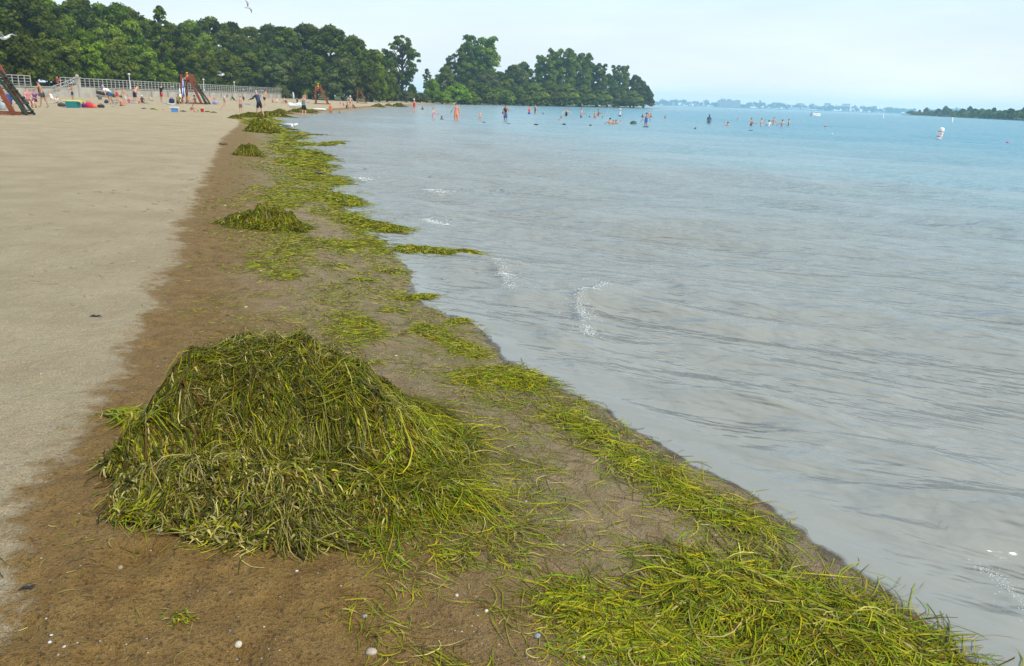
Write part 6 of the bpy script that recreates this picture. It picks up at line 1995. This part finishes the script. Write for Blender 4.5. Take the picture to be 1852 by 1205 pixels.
can_buoy(1697, 251, 20, .18, 'white can buoy with orange bands leaning in the open water, nearest of the buoys')
can_buoy(1721, 221, 8, .0, 'small cream buoy near the wooded shore', 1.0, False)
can_buoy(1597, 215, 8, -.08, 'thin white pole buoy far out before the wooded shore', .5, False)
for px, py, col, lab in ((1822, 259, (.60, .03, .12), 'pinkish red float at the edge of the picture'), (1493, 230, (.55, .10, .06), 'small red float beyond the standing group'), (1599, 246, (.75, .76, .76), 'tiny white float between the red float and leaning can buoy'), (1505, 243, (.75, .76, .76), 'tiny white float below the small red one')):
    x, y = G(px, py)
    s_ = (4.2 if px != 1599 and px != 1505 else 2.2) / FPX * depth_of(x, y) / 2
    t = thing('float', lab, 'float', (x, y, s_ * .35), 0, 'small swim line floats')
    MB().blob((0, 0, 0), (s_ * 1.1, s_ * 1.1, s_), 12, 8).build('ball', plain(col, .45, .1, 6, 'float_plastic'), t, smooth=True)
    MB().lathe([(s_ * .2, s_ * .9), (s_ * .2, s_ * 1.15), (s_ * .1, s_ * 1.2)], 8).build('eye', WHITE, t)

x, y = G(1475, 206)
y *= .6; x *= .6
t = thing('pontoon_boat', 'white pontoon boat with a canopy far out on the lake', 'boat', (x, y, 0), .15)
L = 17 / FPX * depth_of(x, y)
for s in (-.55, .55):
    m = MB(); m.tube([(-L / 2, s, .12), (L * .42, s, .12), (L / 2, s, .25)], [.22, .22, .06], 10); m.build('pontoon', WHITE, t, smooth=True)
MB().box((0, 0, .40), (L * .94, 1.5, .09)).build('deck', plain((.6, .6, .58), .6, .1, 4, 'deck'), t)
for s in (-.72, .72):
    MB().box((0, s, .68), (L * .9, .05, .45)).build('side_panel', WHITE, t)
MB().box((-L * .12, 0, 1.42), (L * .45, 1.4, .07)).build('canopy', plain((.70, .70, .68), .7, .05, 4, 'canopy'), t)
for a in (-.33, .09):
    for s in (-.62, .62):
        MB().box((a * L, s, 1.12), (.05, .05, .55)).build('canopy_post', RAIL, t)
MB().box((L * .2, .2, .85), (.5, .5, .5)).build('console', plain((.3, .32, .35), .5, .1, 4, 'console'), t)

x, y = G(1146, 225)
s_ = 13 / FPX * depth_of(x, y) / 2
m = MB(); m.blob((0, 0, 0), (s_, s_ * .8, s_ * .85), 14, 10, .12)
tag(m.build('boulder', plain((.075, .085, .065), .8, .35, 3, 'wet_rock'), None, (x, y, .02), 0.4, True), 'dark rounded boulder breaking the water beside the bright blue swimsuit', 'rock')
for px, py, w, lab in ((578, 316, 16, 'dark half sunk lump of weed and driftwood at the water edge beyond the green mats'),):
    x, y = G(px, py)
    s_ = w / FPX * depth_of(x, y) / 2
    m = MB(); m.blob((0, 0, 0), (s_, s_ * .5, s_ * .22), 12, 8, .25); m.blob((-s_ * .7, .05, 0), (s_ * .5, s_ * .3, s_ * .16), 9, 6, .3)
    tag(m.build('driftwood', plain((.11, .10, .11), .8, .4, 9, 'sodden_wood'), None, (x, y, .04), -.25, True), lab, 'driftwood')
r = np.random.default_rng(66)
for px, py, w, lab in ((875, 223, 6, 'small floating weed clump in front of the small wading child'), (920, 226, 8, 'small floating weed clump in front of the wader in black top'), (970, 227, 8, 'small floating weed clump before the pair in red and striped tops'), (1020, 226, 7, 'small floating weed clump below the wader in black swimsuit'), (1067, 228, 6, 'small floating weed clump below the blue grey shorts'), (1165, 231, 16, 'long floating weed streak below the person in bright blue swimsuit'), (1257, 235, 7, 'small floating weed clump alone below the wader in grey shirt'), (1358, 238, 9, 'small floating weed clump below the bather in purple'), (1258, 233, 3, 'speck of floating weed beside the clump below the grey shirt')):
    x, y = G(px, py)
    s_ = w / FPX * depth_of(x, y) / 2
    m = MB()
    for k in range(5):
        m.blob((r.uniform(-.6, .6) * s_, r.uniform(-.3, .3) * s_, .03), (s_ * r.uniform(.25, .5), s_ * .3, .07), 7, 5, .3)
    tag(m.build('floating_weed', plain((.045, .045, .030), .7, .3, 9, 'sodden_weed'), None, (x, y, .01), r.uniform(-.2, .2), True), lab, 'weed clump', 'weed clumps adrift among the bathers')

# ------------------------------------------------------------------ haze
mb = MB()
mb.box((700, 1600, 21), (3800, 3700, 51))
o = mb.build('haze', [])
hz_m = bpy.data.materials.new('summer_haze'); hz_m.use_nodes = True
hz_m.node_tree.nodes.clear()
_v = hz_m.node_tree.nodes.new('ShaderNodeVolumePrincipled')
_v.inputs['Color'].default_value = (0.52, 0.82, 1.0, 1)
_v.inputs['Density'].default_value = 0.00030
_v.inputs['Anisotropy'].default_value = 0.0
_o = hz_m.node_tree.nodes.new('ShaderNodeOutputMaterial')
hz_m.node_tree.links.new(_v.outputs[0], _o.inputs['Volume'])
o.data.materials.append(hz_m)
tag(o, 'thin summer haze over the lake and beach', 'haze', kind='stuff')
